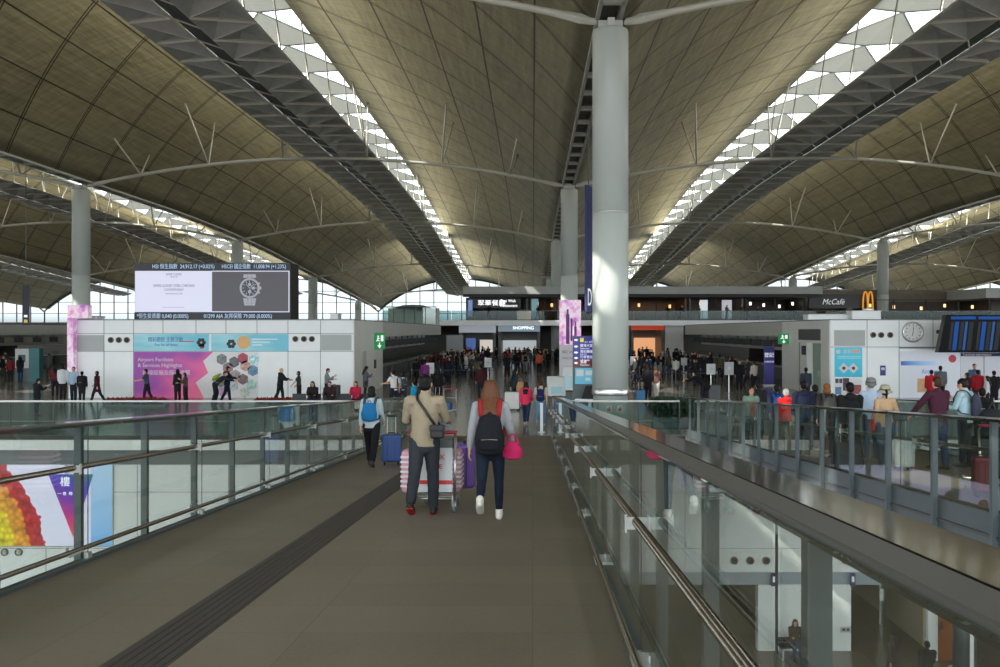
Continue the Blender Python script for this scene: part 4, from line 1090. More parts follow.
r = ramp(nt, [(0, srgb(90, 170, 80)), (.60, srgb(150, 196, 70)), (.64, srgb(236, 226, 50)), (.755, srgb(238, 214, 50)), (.77, srgb(240, 176, 60)), (.875, srgb(236, 150, 50)), (.89, srgb(206, 50, 46)), (.995, srgb(176, 40, 60)), (1.0, srgb(214, 214, 240))], 'LINEAR')
nt.links.new(mathn(nt, 'ADD', dd, mathn(nt, 'SUBTRACT', mathn(nt, 'MULTIPLY', vo.outputs['Distance'], .05), .02)), r.inputs[0])
sh = mathn(nt, 'SUBTRACT', 1.12, mathn(nt, 'MULTIPLY', vo.outputs['Distance'], .8)); isf = mathn(nt, 'LESS_THAN', dd, .97)
sh2 = mathn(nt, 'ADD', mathn(nt, 'MULTIPLY', isf, sh), mathn(nt, 'SUBTRACT', 1.0, isf))
sc_ = N(nt, 'ShaderNodeVectorMath', operation='SCALE'); nt.links.new(r.outputs[0], sc_.inputs[0]); nt.links.new(sh2, sc_.inputs['Scale'])
nt.links.new(sc_.outputs[0], b.inputs['Base Color']); nt.links.new(sc_.outputs[0], b.inputs['Emission Color']); b.inputs['Emission Strength'].default_value = .55
o = obj('fruit_print', bx(0, w * .86, -.05, 0, 0, h), m, t); obj('sky_print', bx(w*.86, w, -.05, 0, 0, h), grad_mat('sky print', [(0, srgb(120, 176, 232)), (1, srgb(176, 206, 238))], (0, 0, 1), .5), t)
q_ = lambda p, q: (px(p, YW) - X0, EYE - (q - HY)*YW/FPX - zb)
A, B_, D_, E_ = q_(49, 474), q_(94, 474), q_(74, 537), q_(86, 500)
bm = BM(); poly(bm, [(A[0], -.052, A[1]), (B_[0], -.052, B_[1]), (E_[0], -.052, E_[1]), (D_[0], -.052, D_[1])], .004, (0, -1, 0))
obj('coloured_triangle', bm, grad_mat('triangle print', [(0, srgb(240, 130, 50)), (.3, srgb(206, 50, 110)), (.6, srgb(110, 50, 170)), (.85, srgb(60, 60, 180)), (1, srgb(60, 110, 110))], (.25, 0, .8), .5), t)
c = q_(66, 482); text('樓', .34, (c[0], -.06, c[1]), sgw, t, align='CENTER'); c = q_(66, 493.5); text('一 食  時', .13, (c[0], -.06, c[1]), sgw, t, align='CENTER')
bm = BM(); box(bm, -.05, w+.03, -.06, 0, -.04, 0); box(bm, -.05, w+.03, -.06, 0, h, h+.04); box(bm, w, w+.03, -.06, 0, 0, h); obj('frame', bm, greyp, t)
# lower level furniture
t = empty('lower_door', (12.92, 29.4, -7.1), 0, 'orange timber door at lower right, beside white post', 'door')
obj('leaf', bx(0, .5, 0, .08, 0, 2.2), mat('orange timber', srgb(150, 84, 40), .45, 0, 3.0, .12), t); obj('frame', bx(-.32, -.02, -.05, .15, 0, 2.6), white, t); obj('handle', bx(.08, .12, -.06, 0, .95, 1.2), steel, t)
t = empty('lower_column', (13.3, 28.4, -7.1), 0, 'dark round column with chrome strip at lower right', 'column')
obj('shaft', lathe(BM(), [(.34, 0.12), (.34, 2.4)], 28), darksteel, t, smooth=True); obj('chrome_strip', bx(-.02, .10, -.40, -.30, .12, 2.4), chrome, t); obj('base_ring', lathe(BM(), [(.46, 0), (.46, .08), (.36, .12)], 28), white, t)
for k, X in enumerate((11.6, 12.3)):
    t = empty('glass_door', (X, 34 - 2*k, -7.1), R(80), 'frameless glass door with steel edge on lower level, %s one' % ['left', 'right'][k], 'door')
    obj('pane', bx(0, 1.0, 0, .03, .05, 2.15), clear, t); obj('frame', bx(1.0, 1.08, -.03, .06, 0, 2.2), steel, t); obj('handle', bx(.85, .88, -.06, .09, .9, 1.3), chrome, t)
for k, p in enumerate((773, 852)):
    t = empty('lower_sign', (px(p, 30.2), 30.2, EYE - (586 - HY)*30.2/FPX), 0, 'small navy hanging sign under lower white wall, %s one' % ['left', 'right'][k], 'sign')
    obj('plate', bx(-.06, .1, -.04, .04, 0, .42), paint((36, 44, 96)), t); obj('pictogram', bx(-.02, .06, -.046, -.04, .14, .32), wt, t)
t = empty('wall_socket_box', (px(843, 30.5), YE + .26, EYE - (627 - HY)*30.5/FPX), 0, 'small steel fitting low on the white pier', 'fitting')
obj('plate', bx(-.17, .17, -.03, 0, -.09, .09), steel, t); bm = BM(); cyl(bm, (-.07, -.04, 0), .05, .02, 12, 'Y'); cyl(bm, (.07, -.04, 0), .05, .02, 12, 'Y'); obj('sockets', bm, black, t)
bench = empty('lower_bench', (px(795, 29.4), 29.5, -7.1), 0, 'dark bench against lower white pier with a seated woman', 'bench')
obj('seat', bx(-.5, .6, -.22, .25, .40, .46), black, bench, bevel=.02); obj('back', bx(-.5, .6, .25, .30, .46, .62), black, bench, bevel=.02)
for x in (-.4, .5): obj('leg', bx(x-.03, x+.03, -.18, .2, 0, .40), steel, bench)
t = empty('lower_panel_wall', (px(684, 38.8), 38.8, -7.1), 0, 'pale service door in the lower level recess', 'door')
obj('leaf', bx(0, .9, 0, .05, 0, 2.1), offwhite, t); obj('lintel', bx(-.1, 1.0, -.02, .1, 2.1, 2.25), greyp, t); obj('handle', bx(.75, .8, -.06, 0, .95, 1.1), steel, t)

# small equipment on top of the islands
def roof_unit(label, p0, p1, q0, Y, d=.9):
    X0, X1 = px(p0, Y), px(p1, Y); h = max(.15, EYE - (q0 - HY)*Y/FPX - HI - .05); t = empty('roof_unit', (X0, Y, HI + .05), 0, label, 'equipment box')
    obj('casing', bx(0, X1-X0, 0, d, 0, h), white, t, bevel=.02); obj('lid', bx(-.02, X1-X0+.02, -.02, d+.02, h, h+.03), greyp, t)
roof_unit('long white equipment box on the right island roof, below the black cafe sign', 808, 851, 314.5, 48.5); roof_unit('white equipment box on the right island roof, below the golden arches', 852, 881, 311, 48.0); roof_unit('small white box on left island roof beside the pink lightbox', 89, 97, 318, 47.6); roof_unit('small grey white box at right end of the left island roof', 330, 338, 314, 49)
t = empty('teal_pillar', (px(34, 62), 62, 0), 0, 'teal pillar with white panels among the far left counters', 'pillar')
obj('shaft', bx(-.35, .35, 0, .5, 0, 2.25), mat('teal enamel', srgb(40, 110, 116), .4), t); obj('side_panel', bx(-1.3, -.38, .05, .3, .9, 2.2), paint((196, 200, 200)), t); obj('side_counter', bx(-1.3, -.38, .05, .5, 0, .9), deskm, t); obj('screen', bx(-1.1, -.6, .03, .06, 1.3, 1.8), paint((60, 100, 106)), t)

t = empty('white_board', (mx_(517), YM - .02, ZMF + .06), 0, 'blank white board on the upper balustrade left of the columns', 'board')
obj('board', bx(0, mx_(531) - mx_(517), -.05, 0, .1, .98), paint((206, 204, 196)), t); obj('hanger', bx(.2, mx_(531) - mx_(517) - .2, -.03, .05, .96, 1.14), darksteel, t)
# lilac lightbox under the ramp: seen only as a reflection in the glass of the second ramp
t = empty('lilac_lightbox', (-5.6, YE + .299, -3.5), 0, 'lilac backlit advert with two suited figures, reflected in second ramp glass', 'advert')
obj('lightbox', bx(0, 5.7, -.05, 0, 0, 2.45), lit((204, 204, 240), .75), t)
for x, h_ in ((2.0, 1.0), (3.1, .9), (.9, .7)):
    bm = BM(); cyl(bm, (x, -.056, h_ + .5), .17, .012, 16, 'Y'); obj('head_print', bm, paint((120, 90, 84)), t)
    bm = BM(); poly(bm, [(x-.42, -.052, 0), (x+.42, -.052, 0), (x+.36, -.052, h_), (x+.1, -.052, h_+.32), (x-.1, -.052, h_+.32), (x-.36, -.052, h_)], .006, (0, -1, 0)); obj('suit_print', bm, paint((70, 72, 86)), t)
# ------------------------------------------------------------------ people
def rotm(axis, a): return Matrix.Rotation(a, 3, axis)
POSES = {
    'stand': dict(hL=2, kL=2, hR=-2, kR=2, aL=4, aR=2, eL=12, eR=14),
    'lean': dict(hL=6, kL=10, hR=-3, kR=2, aL=16, aR=-4, eL=50, eR=20, lean=3, head=8),
    'walk': dict(hL=22, kL=6, hR=-18, kR=16, aL=-18, aR=20, eL=14, eR=24),
    'walkb': dict(hL=-16, kL=34, hR=14, kR=4, aL=18, aR=-16, eL=26, eR=12),
    'push': dict(hL=14, kL=8, hR=-12, kR=14, aL=38, aR=38, eL=42, eR=42, lean=5),
    'phone': dict(hL=2, kL=3, hR=-3, kR=2, aL=22, aR=38, eL=70, eR=88, head=22, bL=6, bR=4),
    'hip': dict(hL=-2, kL=2, hR=5, kR=8, aL=-6, aR=12, eL=20, eR=80, bR=22),
    'bend': dict(hL=12, kL=24, hR=2, kR=18, aL=60, aR=72, eL=20, eR=14, lean=48, head=-10),
    'sit': dict(hL=88, kL=86, hR=88, kR=90, aL=28, aR=34, eL=60, eR=66, lean=6, head=14),
    'reach': dict(hL=2, kL=2, hR=-4, kR=4, aL=30, aR=10, eL=8, eR=30, bL=24, lean=2),
    'hero_man': dict(hL=-24, kL=22, hR=10, kR=5, aL=24, aR=30, eL=60, eR=50, bL=12, bR=12, lean=3, head=2, fL=28),
    'hero_woman': dict(hL=-20, kL=46, hR=13, kR=3, aL=-8, aR=12, eL=14, eR=12, bL=11, bR=13, lean=1, fL=34),
}
def skeleton(P, fem=False):
    g = lambda k, d=0: R(P.get(k, d))
    S = {}
    sh = .168 if fem else .19
    hipw = .092 if fem else .088
    S['fem'] = fem
    for s, n in ((-1, 'L'), (1, 'R')):
        h, k = g('h' + n), g('k' + n)
        hip = Vector((s*hipw, 0, .92)); d1 = Vector((0, math.sin(h), -math.cos(h))); d2 = Vector((0, math.sin(h-k), -math.cos(h-k)))
        knee = hip + d1*.43 + Vector((s*.008, 0, 0)); ank = knee + d2*.415
        S['hip'+n], S['knee'+n], S['ank'+n] = hip, knee, ank
        S['fp'+n] = (h - k) * .75 if abs(h-k) > .05 else 0
        if 'f'+n in P: S['fp'+n] = -g('f'+n)
        if P.get('hL', 0) > 70: S['fp'+n] = 0
    low = min(S['ankL'].z, S['ankR'].z)
    # raise or lower the body so that the lower foot touches the ground
    lift = .085 - low
    for n in 'LR':
        for j in ('hip', 'knee', 'ank'): S[j+n] = S[j+n] + Vector((0, 0, lift))
    ln = g('lean'); T = rotm('X', -ln)
    base = (S['hipL'] + S['hipR']) / 2
    def up(x, y, z): return base + T @ Vector((x, y, z))
    S['pel'] = base; S['up'] = up; S['T'] = T
    S['waist'] = up(0, .0, .15); S['chest'] = up(0, .005, .36); S['upc'] = up(0, -.005, .47); S['neck'] = up(0, -.005, .575)
    hd = rotm('X', -ln*.3 - g('head')); S['hd'] = hd
    nb = up(0, .0, .60); S['headc'] = nb + hd @ Vector((0, .018, .105)); S['neckb'] = nb
    for s, n in ((-1, 'L'), (1, 'R')):
        a, b, e = g('a'+n), g('b'+n, 5), g('e'+n)
        shd = up(s*sh, -.005, .50)
        d1 = Vector((s*math.sin(b), math.sin(a)*math.cos(b), -math.cos(a)*math.cos(b)))
        inn = -s*.10 if e > .6 else 0
        d2 = Vector((s*math.sin(b)*.6 + inn, math.sin(a+e)*math.cos(b), -math.cos(a+e)*math.cos(b))).normalized()
        el = shd + d1*.285; wr = el + d2*.245
        S['sh'+n], S['el'+n], S['wr'+n], S['hdir'+n] = shd, el, wr, d2
    return S
def body_bm(S, hand_n=8, feet=True):
    bm = BM(); up = S['up']; T = S['T']; f = S['fem']; X = (1, 0, 0)
    k = .92 if f else 1.0
    cap([up(0,0,-.06), up(0,0,.04), S['waist'], up(0,.004,.27), S['chest'], up(0,-.002,.46), up(0,-.006,.53)],
        [(.15,.105), (.158,.112), (.128*k,.092), (.142*k,.102), (.155*k,.108), (.145*k,.092), (.08*k,.06)], 14, T @ Vector(X), bm)
    cap([up(0,-.005,.50), S['neckb'] + S['hd'] @ Vector((0, .006, .05))], [.052*k+.004, .05*k], 10, None, bm)
    hc = S['headc']; hd = S['hd']
    ball(bm, hc + hd @ Vector((0, -.008, .018)), (.077, .096, .098), 16, hd)
    ball(bm, hc + hd @ Vector((0, .022, -.045)), (.060, .070, .072), 14, hd)
    cap([hc + hd @ Vector((0, .090, .012)), hc + hd @ Vector((0, .106, -.022))], [.010, .015], 8, None, bm)
    for s in (-1, 1): ball(bm, hc + hd @ Vector((s*.079, -.006, -.005)), (.012, .022, .032), 8, hd)
    for s, n in ((-1, 'L'), (1, 'R')):
        cap([S['hip'+n], S['hip'+n].lerp(S['knee'+n], .5), S['knee'+n]], [.088, .074, .056], 10, None, bm)
        cap([S['knee'+n], S['knee'+n].lerp(S['ank'+n], .35) + Vector((0, -.012, 0)), S['ank'+n]], [.054, .054, .036], 10, None, bm)
        foot = rotm('X', S['fp'+n])
        if feet: cap([S['ank'+n] + foot @ Vector((0, -.03, -.04)), S['ank'+n] + foot @ Vector((0, .06, -.05)), S['ank'+n] + foot @ Vector((0, .15, -.065))], [(.034,.034), (.038,.03), (.036,.018)], 8, X, bm)
        cap([up(s*.06, -.005, .49), S['sh'+n]], [.05, .056*k], 10, None, bm)
        cap([S['sh'+n], S['el'+n]], [.052*k, .041*k], 10, None, bm)
        cap([S['el'+n], S['el'+n].lerp(S['wr'+n], .3), S['wr'+n]], [.041*k, .040*k, .026*k], 10, None, bm)
        hand(bm, S['wr'+n], S['hdir'+n], s)
    return bm
def hand(bm, w, d, s, curl=.5):
    """palm, four bent fingers of different lengths and a thumb from the side of the palm"""
    side = Vector((0, 1, 0)); side = (side - d*side.dot(d)).normalized()      # thumb side points forward
    pn = d.cross(side) * (-s)                                                  # palm faces the body
    if pn.x * s > 0: pn = -pn
    cap([w, w + d*.035, w + d*.075], [(.026,.016), (.038,.015), (.040,.013)], 10, side, bm)
    for i, l in enumerate((.070, .078, .072, .056)):
        b0 = w + d*.082 + side*(.030 - .020*i)
        d1 = (d*math.cos(curl*.5) + pn*math.sin(curl*.5)); d2 = (d*math.cos(curl*1.5) + pn*math.sin(curl*1.5))
        cap([b0, b0 + d1*l*.5, b0 + d1*l*.5 + d2*l*.5], [.0095, .009, .0075], 6, None, bm)
    t0 = w + d*.028 + side*.030; td = (d*.75 + side*.6 + pn*.35).normalized()
    cap([t0, t0 + td*.035, t0 + td*.035 + (d*.9 + side*.2 + pn*.3).normalized()*.028], [.012, .011, .009], 6, None, bm)
def top_bm(S, loose=.02, hem=-.06, sleeve=1.0, hood=False, collar=True):
    bm = BM(); up = S['up']; X = S['T'] @ Vector((1, 0, 0)); k = .92 if S['fem'] else 1.0; L = loose
    cap([up(0,0,hem), up(0,0,.06), S['waist'], up(0,.004,.27), S['chest'], up(0,-.002,.46), up(0,-.006,.54)],
        [(.155+L*1.1,.112+L), (.158+L,.114+L), (.138*k+L*1.2,.1+L*1.1), (.147*k+L,.106+L), (.158*k+L,.112+L), (.15*k+L*.7,.096+L*.7), (.085*k+L*.3,.064+L*.3)], 16, X, bm, True)
    if collar: cap([up(0,-.006,.53), up(0,-.004,.585)], [.066, .060], 12, None, bm)
    if hood: ball(bm, up(0, -.085, .53), (.12, .06, .08), 12)
    for s, n in ((-1, 'L'), (1, 'R')):
        cap([up(s*.06, -.005, .49), S['sh'+n]], [.056, .056*k+L*.8], 12, None, bm)
        e = S['el'+n].lerp(S['wr'+n], .93)
        if sleeve >= 1: cap([S['sh'+n], S['el'+n], S['el'+n].lerp(S['wr'+n], .5), e], [.052*k+L*.9, .043*k+L*.8, .042*k+L*.7, .032*k+L*.5], 12, None, bm, False, True)
        else: cap([S['sh'+n], S['sh'+n].lerp(S['el'+n], sleeve)], [.052*k+L*.9, .047*k+L], 12, None, bm)
    return bm
def trouser_bm(S, loose=.012, rise=.12, length=.96):
    bm = BM(); up = S['up']; X = S['T'] @ Vector((1, 0, 0)); L = loose
    cap([S['pel'] + Vector((0, 0, -.06)), up(0,0,.04), up(0,0,rise)], [(.152+L,.108+L), (.158+L,.114+L), (.138+L,.1+L)], 16, X, bm)
    for s, n in ((-1, 'L'), (1, 'R')):
        a = S['knee'+n].lerp(S['ank'+n], length)
        cap([S['hip'+n], S['hip'+n].lerp(S['knee'+n], .5), S['knee'+n]], [.09+L, .076+L, .058+L], 12, None, bm)
        cap([S['knee'+n], S['knee'+n].lerp(S['ank'+n], .35) + Vector((0, -.012, 0)), a], [.057+L, .056+L, .040+L*1.2], 12, None, bm, False, True)
    return bm
def skirt_bm(S, length=.5, flare=.06):
    up = S['up']; return cap([up(0,0,.1), up(0,0,-.02), S['pel'] + Vector((0, 0, -length))], [(.15,.11), (.175,.13), (.17+flare,.13+flare)], 16, (1,0,0))
def shoe_bm(S, n, sole=.012):
    foot = rotm('X', S['fp'+n]); a = S['ank'+n]; f = lambda y, z: a + foot @ Vector((0, y, z))
    bm = cap([f(-.045, -.045), f(.0, -.038), f(.07, -.048), f(.165, -.060)], [(.042,.040), (.046,.045), (.05,.036), (.044,.024)], 12, (1,0,0))
    cap([f(-.01, -.02), f(-.005, .03)], [.046, .048], 10, None, bm)
    return bm
def hair_bm(S, style):
    hc, hd = S['headc'], S['hd']; bm = BM(); q = lambda x, y, z: hc + hd @ Vector((x, y, z)); up = S['up']
    if style == 'bald':
        ball(bm, q(0, -.045, -.012), (.078, .062, .045), 12, hd); return bm
    ball(bm, q(0, -.020, .036), (.086, .098, .092), 16, hd)
    ball(bm, q(0, -.042, -.012), (.080, .068, .075), 14, hd)
    if style == 'short': pass
    if style == 'bun': ball(bm, q(0, -.12, .08), .042, 10)
    if style == 'tail': cap([q(0, -.11, .04), q(0, -.15, -.02), q(0, -.13, -.15)], [.03, .034, .014], 10, None, bm)
    if style == 'bob':
        ball(bm, q(0, -.025, -.06), (.096, .085, .085), 14, hd)
    if style in ('long', 'verylong'):
        z0 = .36 if style == 'long' else .24
        cap([q(0, -.05, .02), q(0, -.062, -.10), up(0, -.135, .46), up(0, -.165 if style == 'long' else -.21, z0)], [(.090,.066), (.100,.062), (.108,.045), (.088,.026)], 14, (1,0,0), bm)
        for s in (-1, 1): cap([q(s*.075, .0, .02), q(s*.09, -.01, -.08), up(s*.085, -.06, .46)], [.024, .028, .022], 8, None, bm)
    return bm
def face_bm(S):
    hc, hd = S['headc'], S['hd']; bm = BM()
    for s in (-1, 1): ball(bm, hc + hd @ Vector((s*.030, .082, .012)), (.013, .010, .008), 8, hd); cap([hc + hd @ Vector((s*.017, .091, .030)), hc + hd @ Vector((s*.044, .080, .031))], .004, 6, None, bm)
    return bm
def mouth_bm(S):
    hc, hd = S['headc'], S['hd']; return cap([hc + hd @ Vector((-.022, .083, -.056)), hc + hd @ Vector((0, .090, -.057)), hc + hd @ Vector((.022, .083, -.056))], .006, 6)
SKIN = mat('skin', srgb(206, 160, 132), .55, 0, 18.0, .06, .35)
EYE_M = mat('eye dark', srgb(32, 24, 22), .3); LIP = mat('lip', srgb(150, 84, 80), .5)
MESHES = {}
def figure_meshes(pose, fem, hair, opt=(), vox=.014):
    """part meshes of one kind of figure, shared by everybody in that pose"""
    key = (pose, fem, hair, tuple(opt), vox)
    if key in MESHES: return MESHES[key]
    S = skeleton(POSES[pose], fem); M = {'S': S}
    def shared(k, f):
        kk = (pose, fem, k, vox) if not k.startswith('hair') else (pose, fem, k, hair, vox)
        if kk not in MESHES: MESHES[kk] = f()
        return MESHES[kk]
    M['body'] = shared('body', lambda: remesh(body_bm(S), vox*.72, 2))
    tk = [o for o in opt if o.startswith('top')]; tk = tk[0] if tk else 'top'
    tops = {'top': dict(), 'top_coat': dict(loose=.032, hem=-.30), 'top_tee': dict(loose=.016, sleeve=.62), 'top_jacket': dict(loose=.034, hem=-.08, hood=True), 'top_slim': dict(loose=.010, hem=-.05)}
    M['top'] = shared(tk, lambda: remesh(top_bm(S, **tops[tk]), vox, 3, .006))
    M['trousers'] = shared('trousers', lambda: remesh(trouser_bm(S, .018), vox, 3, .006)) if 'slim' not in opt else shared('leggings', lambda: remesh(trouser_bm(S, .002), vox, 3, .001))
    for n in 'LR': M['shoe' + n] = shared('shoe' + n, lambda: remesh(shoe_bm(S, n), vox*.8, 2))
    M['hair'] = shared('hair', lambda: remesh(hair_bm(S, hair), vox, 2, .007, 55, 0, .12))
    M['face'] = shared('face', lambda: mesh_of(face_bm(S))); M['mouth'] = shared('mouth', lambda: mesh_of(mouth_bm(S)))
    MESHES[key] = M
    return M
def mesh_of(bm):
    bmesh.ops.recalc_face_normals(bm, faces=bm.faces)
    me = bpy.data.meshes.new('part'); bm.to_mesh(me); bm.free()
    for p in me.polygons: p.use_smooth = True
    return me
def put(name, me, m, parent):
    if not me.materials: me.materials.append(None)
    o = bpy.data.objects.new(name, me); C.objects.link(o); o.parent = parent
    o.material_slots[0].link = 'OBJECT'; o.material_slots[0].material = m
    return o
HAIRC = {'black': (15, 13, 13), 'brown': (66, 44, 32), 'auburn': (94, 58, 38), 'grey': (120, 118, 116), 'white': (190, 188, 184), 'ginger': (128, 80, 42)}
def person(label, X, Y, z, yaw, pose='stand', fem=False, h=1.72, top=(40, 42, 50), legs=(34, 36, 42), shoes=(40, 40, 42), hair='short', hc='black', opt=(), vox=.014, group=None, seat=None):
    """yaw 0 walks away from the camera, 180 faces it, 90 faces left"""
    M = figure_meshes(pose, fem, hair, opt, vox); S = M['S']; k = h / 1.755
    t = empty('person', (X, Y, z), R(yaw), label, 'person', group); t.scale = (k, k, k)
    put('body', M['body'], SKIN, t)
    put('jacket' if 'top_jacket' in opt or 'top_coat' in opt else 'shirt', M['top'], cloth(top), t)
    put('trousers', M['trousers'], cloth(legs), t)
    for n in 'LR': put('shoe', M['shoe' + n], mat('shoe %d %d %d' % shoes, srgb(*shoes), .6), t)
    put('hair', M['hair'], mat('hair ' + hc, srgb(*HAIRC[hc]), .5, 0, 60.0, .3, .2), t)
    put('eyes', M['face'], EYE_M, t); put('mouth', M['mouth'], LIP, t)
    if seat: t.location.z = z + seat - (S['pel'].z - .10) * k
    t['_k'] = k
    return t, S
def backpack(p, S, rgb, strap=None, kind='backpack', w=.30, hgt=.44, dep=.16, grp=None, label=None, pocket=True, dz=0.0):
    """a pack carried on the back: its own object, placed in the wearer's frame"""
    k = p['_k']; t = empty(kind, p.location, p.rotation_euler.z, label, 'backpack' if kind == 'backpack' else 'bag'); t.scale = (k, k, k)
    up0 = S['up']; up = lambda x, y, z: up0(x, y, z - dz if y < -.2 else z)
    m = cloth(rgb); sm = cloth(strap or rgb)
    bm = BM(); Y = -.135 - dep/2
    cap([up(0, Y-.01, .50 - hgt + .06), up(0, Y-.02, .50 - hgt*.6), up(0, Y, .46)], [(w/2, dep/2), (w/2+.01, dep/2+.01), (w/2-.04, dep/2-.02)], 14, (1,0,0), bm)
    put('bag_body', remesh(bm, .016, 3, .004), m, t)
    if pocket:
        bm = cap([up(0, Y-dep/2-.0, .50-hgt+.08), up(0, Y-dep/2-.01, .50-hgt*.62)], [(w*.36,.035), (w*.34,.035)], 12, (1,0,0)); put('pocket', remesh(bm, .013, 2), m, t)
        obj('zip', tube(BM(), [up(-w*.28, Y-dep/2-.052, .50-hgt*.60), up(0, Y-dep/2-.058, .50-hgt*.59), up(w*.28, Y-dep/2-.052, .50-hgt*.60)], .007, 6), steel, t)
    bm = tube(BM(), [up(-.04, Y+.02, .50), up(0, Y+.0, .545), up(.04, Y+.02, .50)], .011, 6); obj('grab_handle', bm, m, t)
    for s in (-1, 1):
        pts = [up(s*.10, -.165, .36), up(s*.115, -.165, .48), up(s*.12, -.09, .575), up(s*.125, 0, .59), up(s*.13, .09, .56), up(s*.135, .16, .42), up(s*.15, .14, .25), up(s*.165, 0, .14), up(s*.13, -.13, .12)]
        obj('strap', tube(BM(), pts, [(.030, .010)]*len(pts), 8, True, (1,0,0)), sm, t, smooth=True)
    return t
def shoulder_bag(p, S, rgb, label, side=1, z=-.05, w=.26, hh=.2, dep=.09, y=0.02, strap=True, off=.26, name='handbag', wide=False):
    k = p['_k']; t = empty(name, p.location, p.rotation_euler.z, label, 'bag'); t.scale = (k, k, k); up = S['up']; m = cloth(rgb)
    c = up(side*off, y, z)
    fl = (0, 1, 0) if wide else (1, 0, 0)
    bm = cap([c + Vector((0, 0, -hh*.4)), c + Vector((0, 0, .0)), c + Vector((0, 0, hh*.35))], [(dep/2, w/2), (dep/2+.01, w/2), (dep/2-.015, w/2-.05)], 14, fl)
    put('bag_body', remesh(bm, .013, 2, .003), m, t)
    if strap:
        pts = [c + Vector((0, -w*.3, hh*.4)), up(side*.215, -.05, .42), up(side*.16, -.03, .58), up(side*.2, .07, .45), c + Vector((0, w*.3, hh*.4))]
        obj('strap', tube(BM(), pts, .010, 6), m, t)
    else:
        pts = [c + (Vector((a, 0, b_)) if wide else Vector((0, a, b_))) for a, b_ in ((-w*.28, hh*.35), (-w*.2, hh*.75), (0, hh*.95), (w*.2, hh*.75), (w*.28, hh*.35))]
        obj('handle', tube(BM(), pts, .011, 6), m, t)
    return t

# ------------------------------------------------------------------ luggage
def suitcase(label, X, Y, z, rz, rgb, w=.44, d=.25, h=.62, handle=True, ribs=0, rough=.4, flat=False, stripe=None, leg=.07):
    t = empty('suitcase', (X, Y, z), rz, label, 'suitcase'); m = mat('case %d %d %d' % rgb, srgb(*rgb), rough, 0, 12.0, .06)
    z0 = leg
    obj('shell', bx(-w/2, w/2, -d/2, d/2, z0, z0 + h), m, t, bevel=.045)
    if ribs:
        sm = mat('case stripe %d %d %d' % stripe, srgb(*stripe), rough) if stripe else m
        for i in range(ribs):
            if flat: zz = z0 + h*(.1 + .8*(i+.5)/ribs); bm = bx(-w/2-.006, w/2+.006, -d/2-.006, d/2+.006, zz-h*.026, zz+h*.026)
            else: xx = -w/2 + w*(.14 + .72*(i+.5)/ribs); bm = bx(xx-.012, xx+.012, -d/2-.008, d/2+.008, z0+.06, z0+h-.06)
            obj('rib', bm, sm, t, bevel=.006)
    obj('seam', bx(-w/2-.004, w/2+.004, -.008, .008, z0+.03, z0+h-.03), black, t)
    bm = tube(BM(), [(-.08, 0, z0+h-.005), (-.07, 0, z0+h+.028), (.07, 0, z0+h+.028), (.08, 0, z0+h-.005)], .012, 6); obj('grip', bm, black, t)
    if handle:
        bm = tube(BM(), [(-.085, d*.36, z0+h-.02), (-.085, d*.36, z0+h+.36)], .009, 6); tube(bm, [(.085, d*.36, z0+h-.02), (.085, d*.36, z0+h+.36)], .009, 6)
        obj('pull_handle', bm, steel, t); obj('handle_grip', tube(BM(), [(-.1, d*.36, z0+h+.365), (.1, d*.36, z0+h+.365)], .017, 8), black, t)
    if leg > .03:
        for a in (-1, 1):
            for b_ in (-1, 1):
                bm = BM(); cyl(bm, (a*(w/2-.06), b_*(d/2-.05), .028), .028, .03, 12, 'X'); box(bm, a*(w/2-.06)-.02, a*(w/2-.06)+.02, b_*(d/2-.05)-.015, b_*(d/2-.05)+.015, .03, z0+.01); obj('wheel', bm, rubber, t)
    return t
def trolley(label, X, Y, z, rz, board=True, tilt=0.0):
    t = empty('luggage_trolley', (X, Y, z), rz, label, 'luggage trolley'); t.rotation_euler = (tilt, 0, rz)
    bm = BM()
    for s in (-1, 1):
        tube(bm, [(s*.28, -.42, .16), (s*.24, .55, .14)], .018, 8); tube(bm, [(s*.28, -.42, .16), (s*.28, -.36, .95)], .018, 8); tube(bm, [(s*.28, -.36, .95), (s*.28, -.46, 1.02)], .016, 8)
    for y in (-.35, -.1, .15, .4): tube(bm, [(-.27, y, .17), (.27, y, .17)], .012, 6)
    tube(bm, [(-.24, .55, .14), (.24, .55, .14)], .018, 8); tube(bm, [(-.28, -.38, .66), (.28, -.38, .66)], .012, 6)
    obj('frame', bm, steel, t, smooth=True)
    obj('handle_bar', tube(BM(), [(-.31, -.46, 1.02), (.31, -.46, 1.02)], .022, 10), mat('handle red', srgb(170, 40, 70), .4), t, smooth=True)
    if board:
        obj('advert_board', bx(-.25, .25, -.42, -.405, .26, .82), mat('trolley board', srgb(206, 208, 212), .4), t); obj('red_band', bx(-.25, .25, -.424, -.42, .36, .41), mat('band red', srgb(200, 40, 44), .4), t)
        for i, (s_, zz, sz) in enumerate((('HK', .70, .10), ('AE', .58, .09))): text(s_, sz, (.02, -.428, zz), mat('band red', srgb(200, 40, 44), .4), t, sx=1.0)
        obj('basket', bx(-.24, .24, -.36, -.22, .80, .92), darksteel, t)
    for x, y in ((-.27, -.36), (.27, -.36), (-.22, .5), (.22, .5)):
        bm = BM(); cyl(bm, (x, y, .085), .085, .035, 20, 'X'); o = obj('wheel', bm, mat('trolley wheel', srgb(120, 128, 134), .5), t); b2 = BM(); cyl(b2, (x, y, .085), .035, .05, 12, 'X'); box(b2, x-.025, x+.025, y-.03, y+.03, .1, .2); obj('fork', b2, steel, o)
    return t
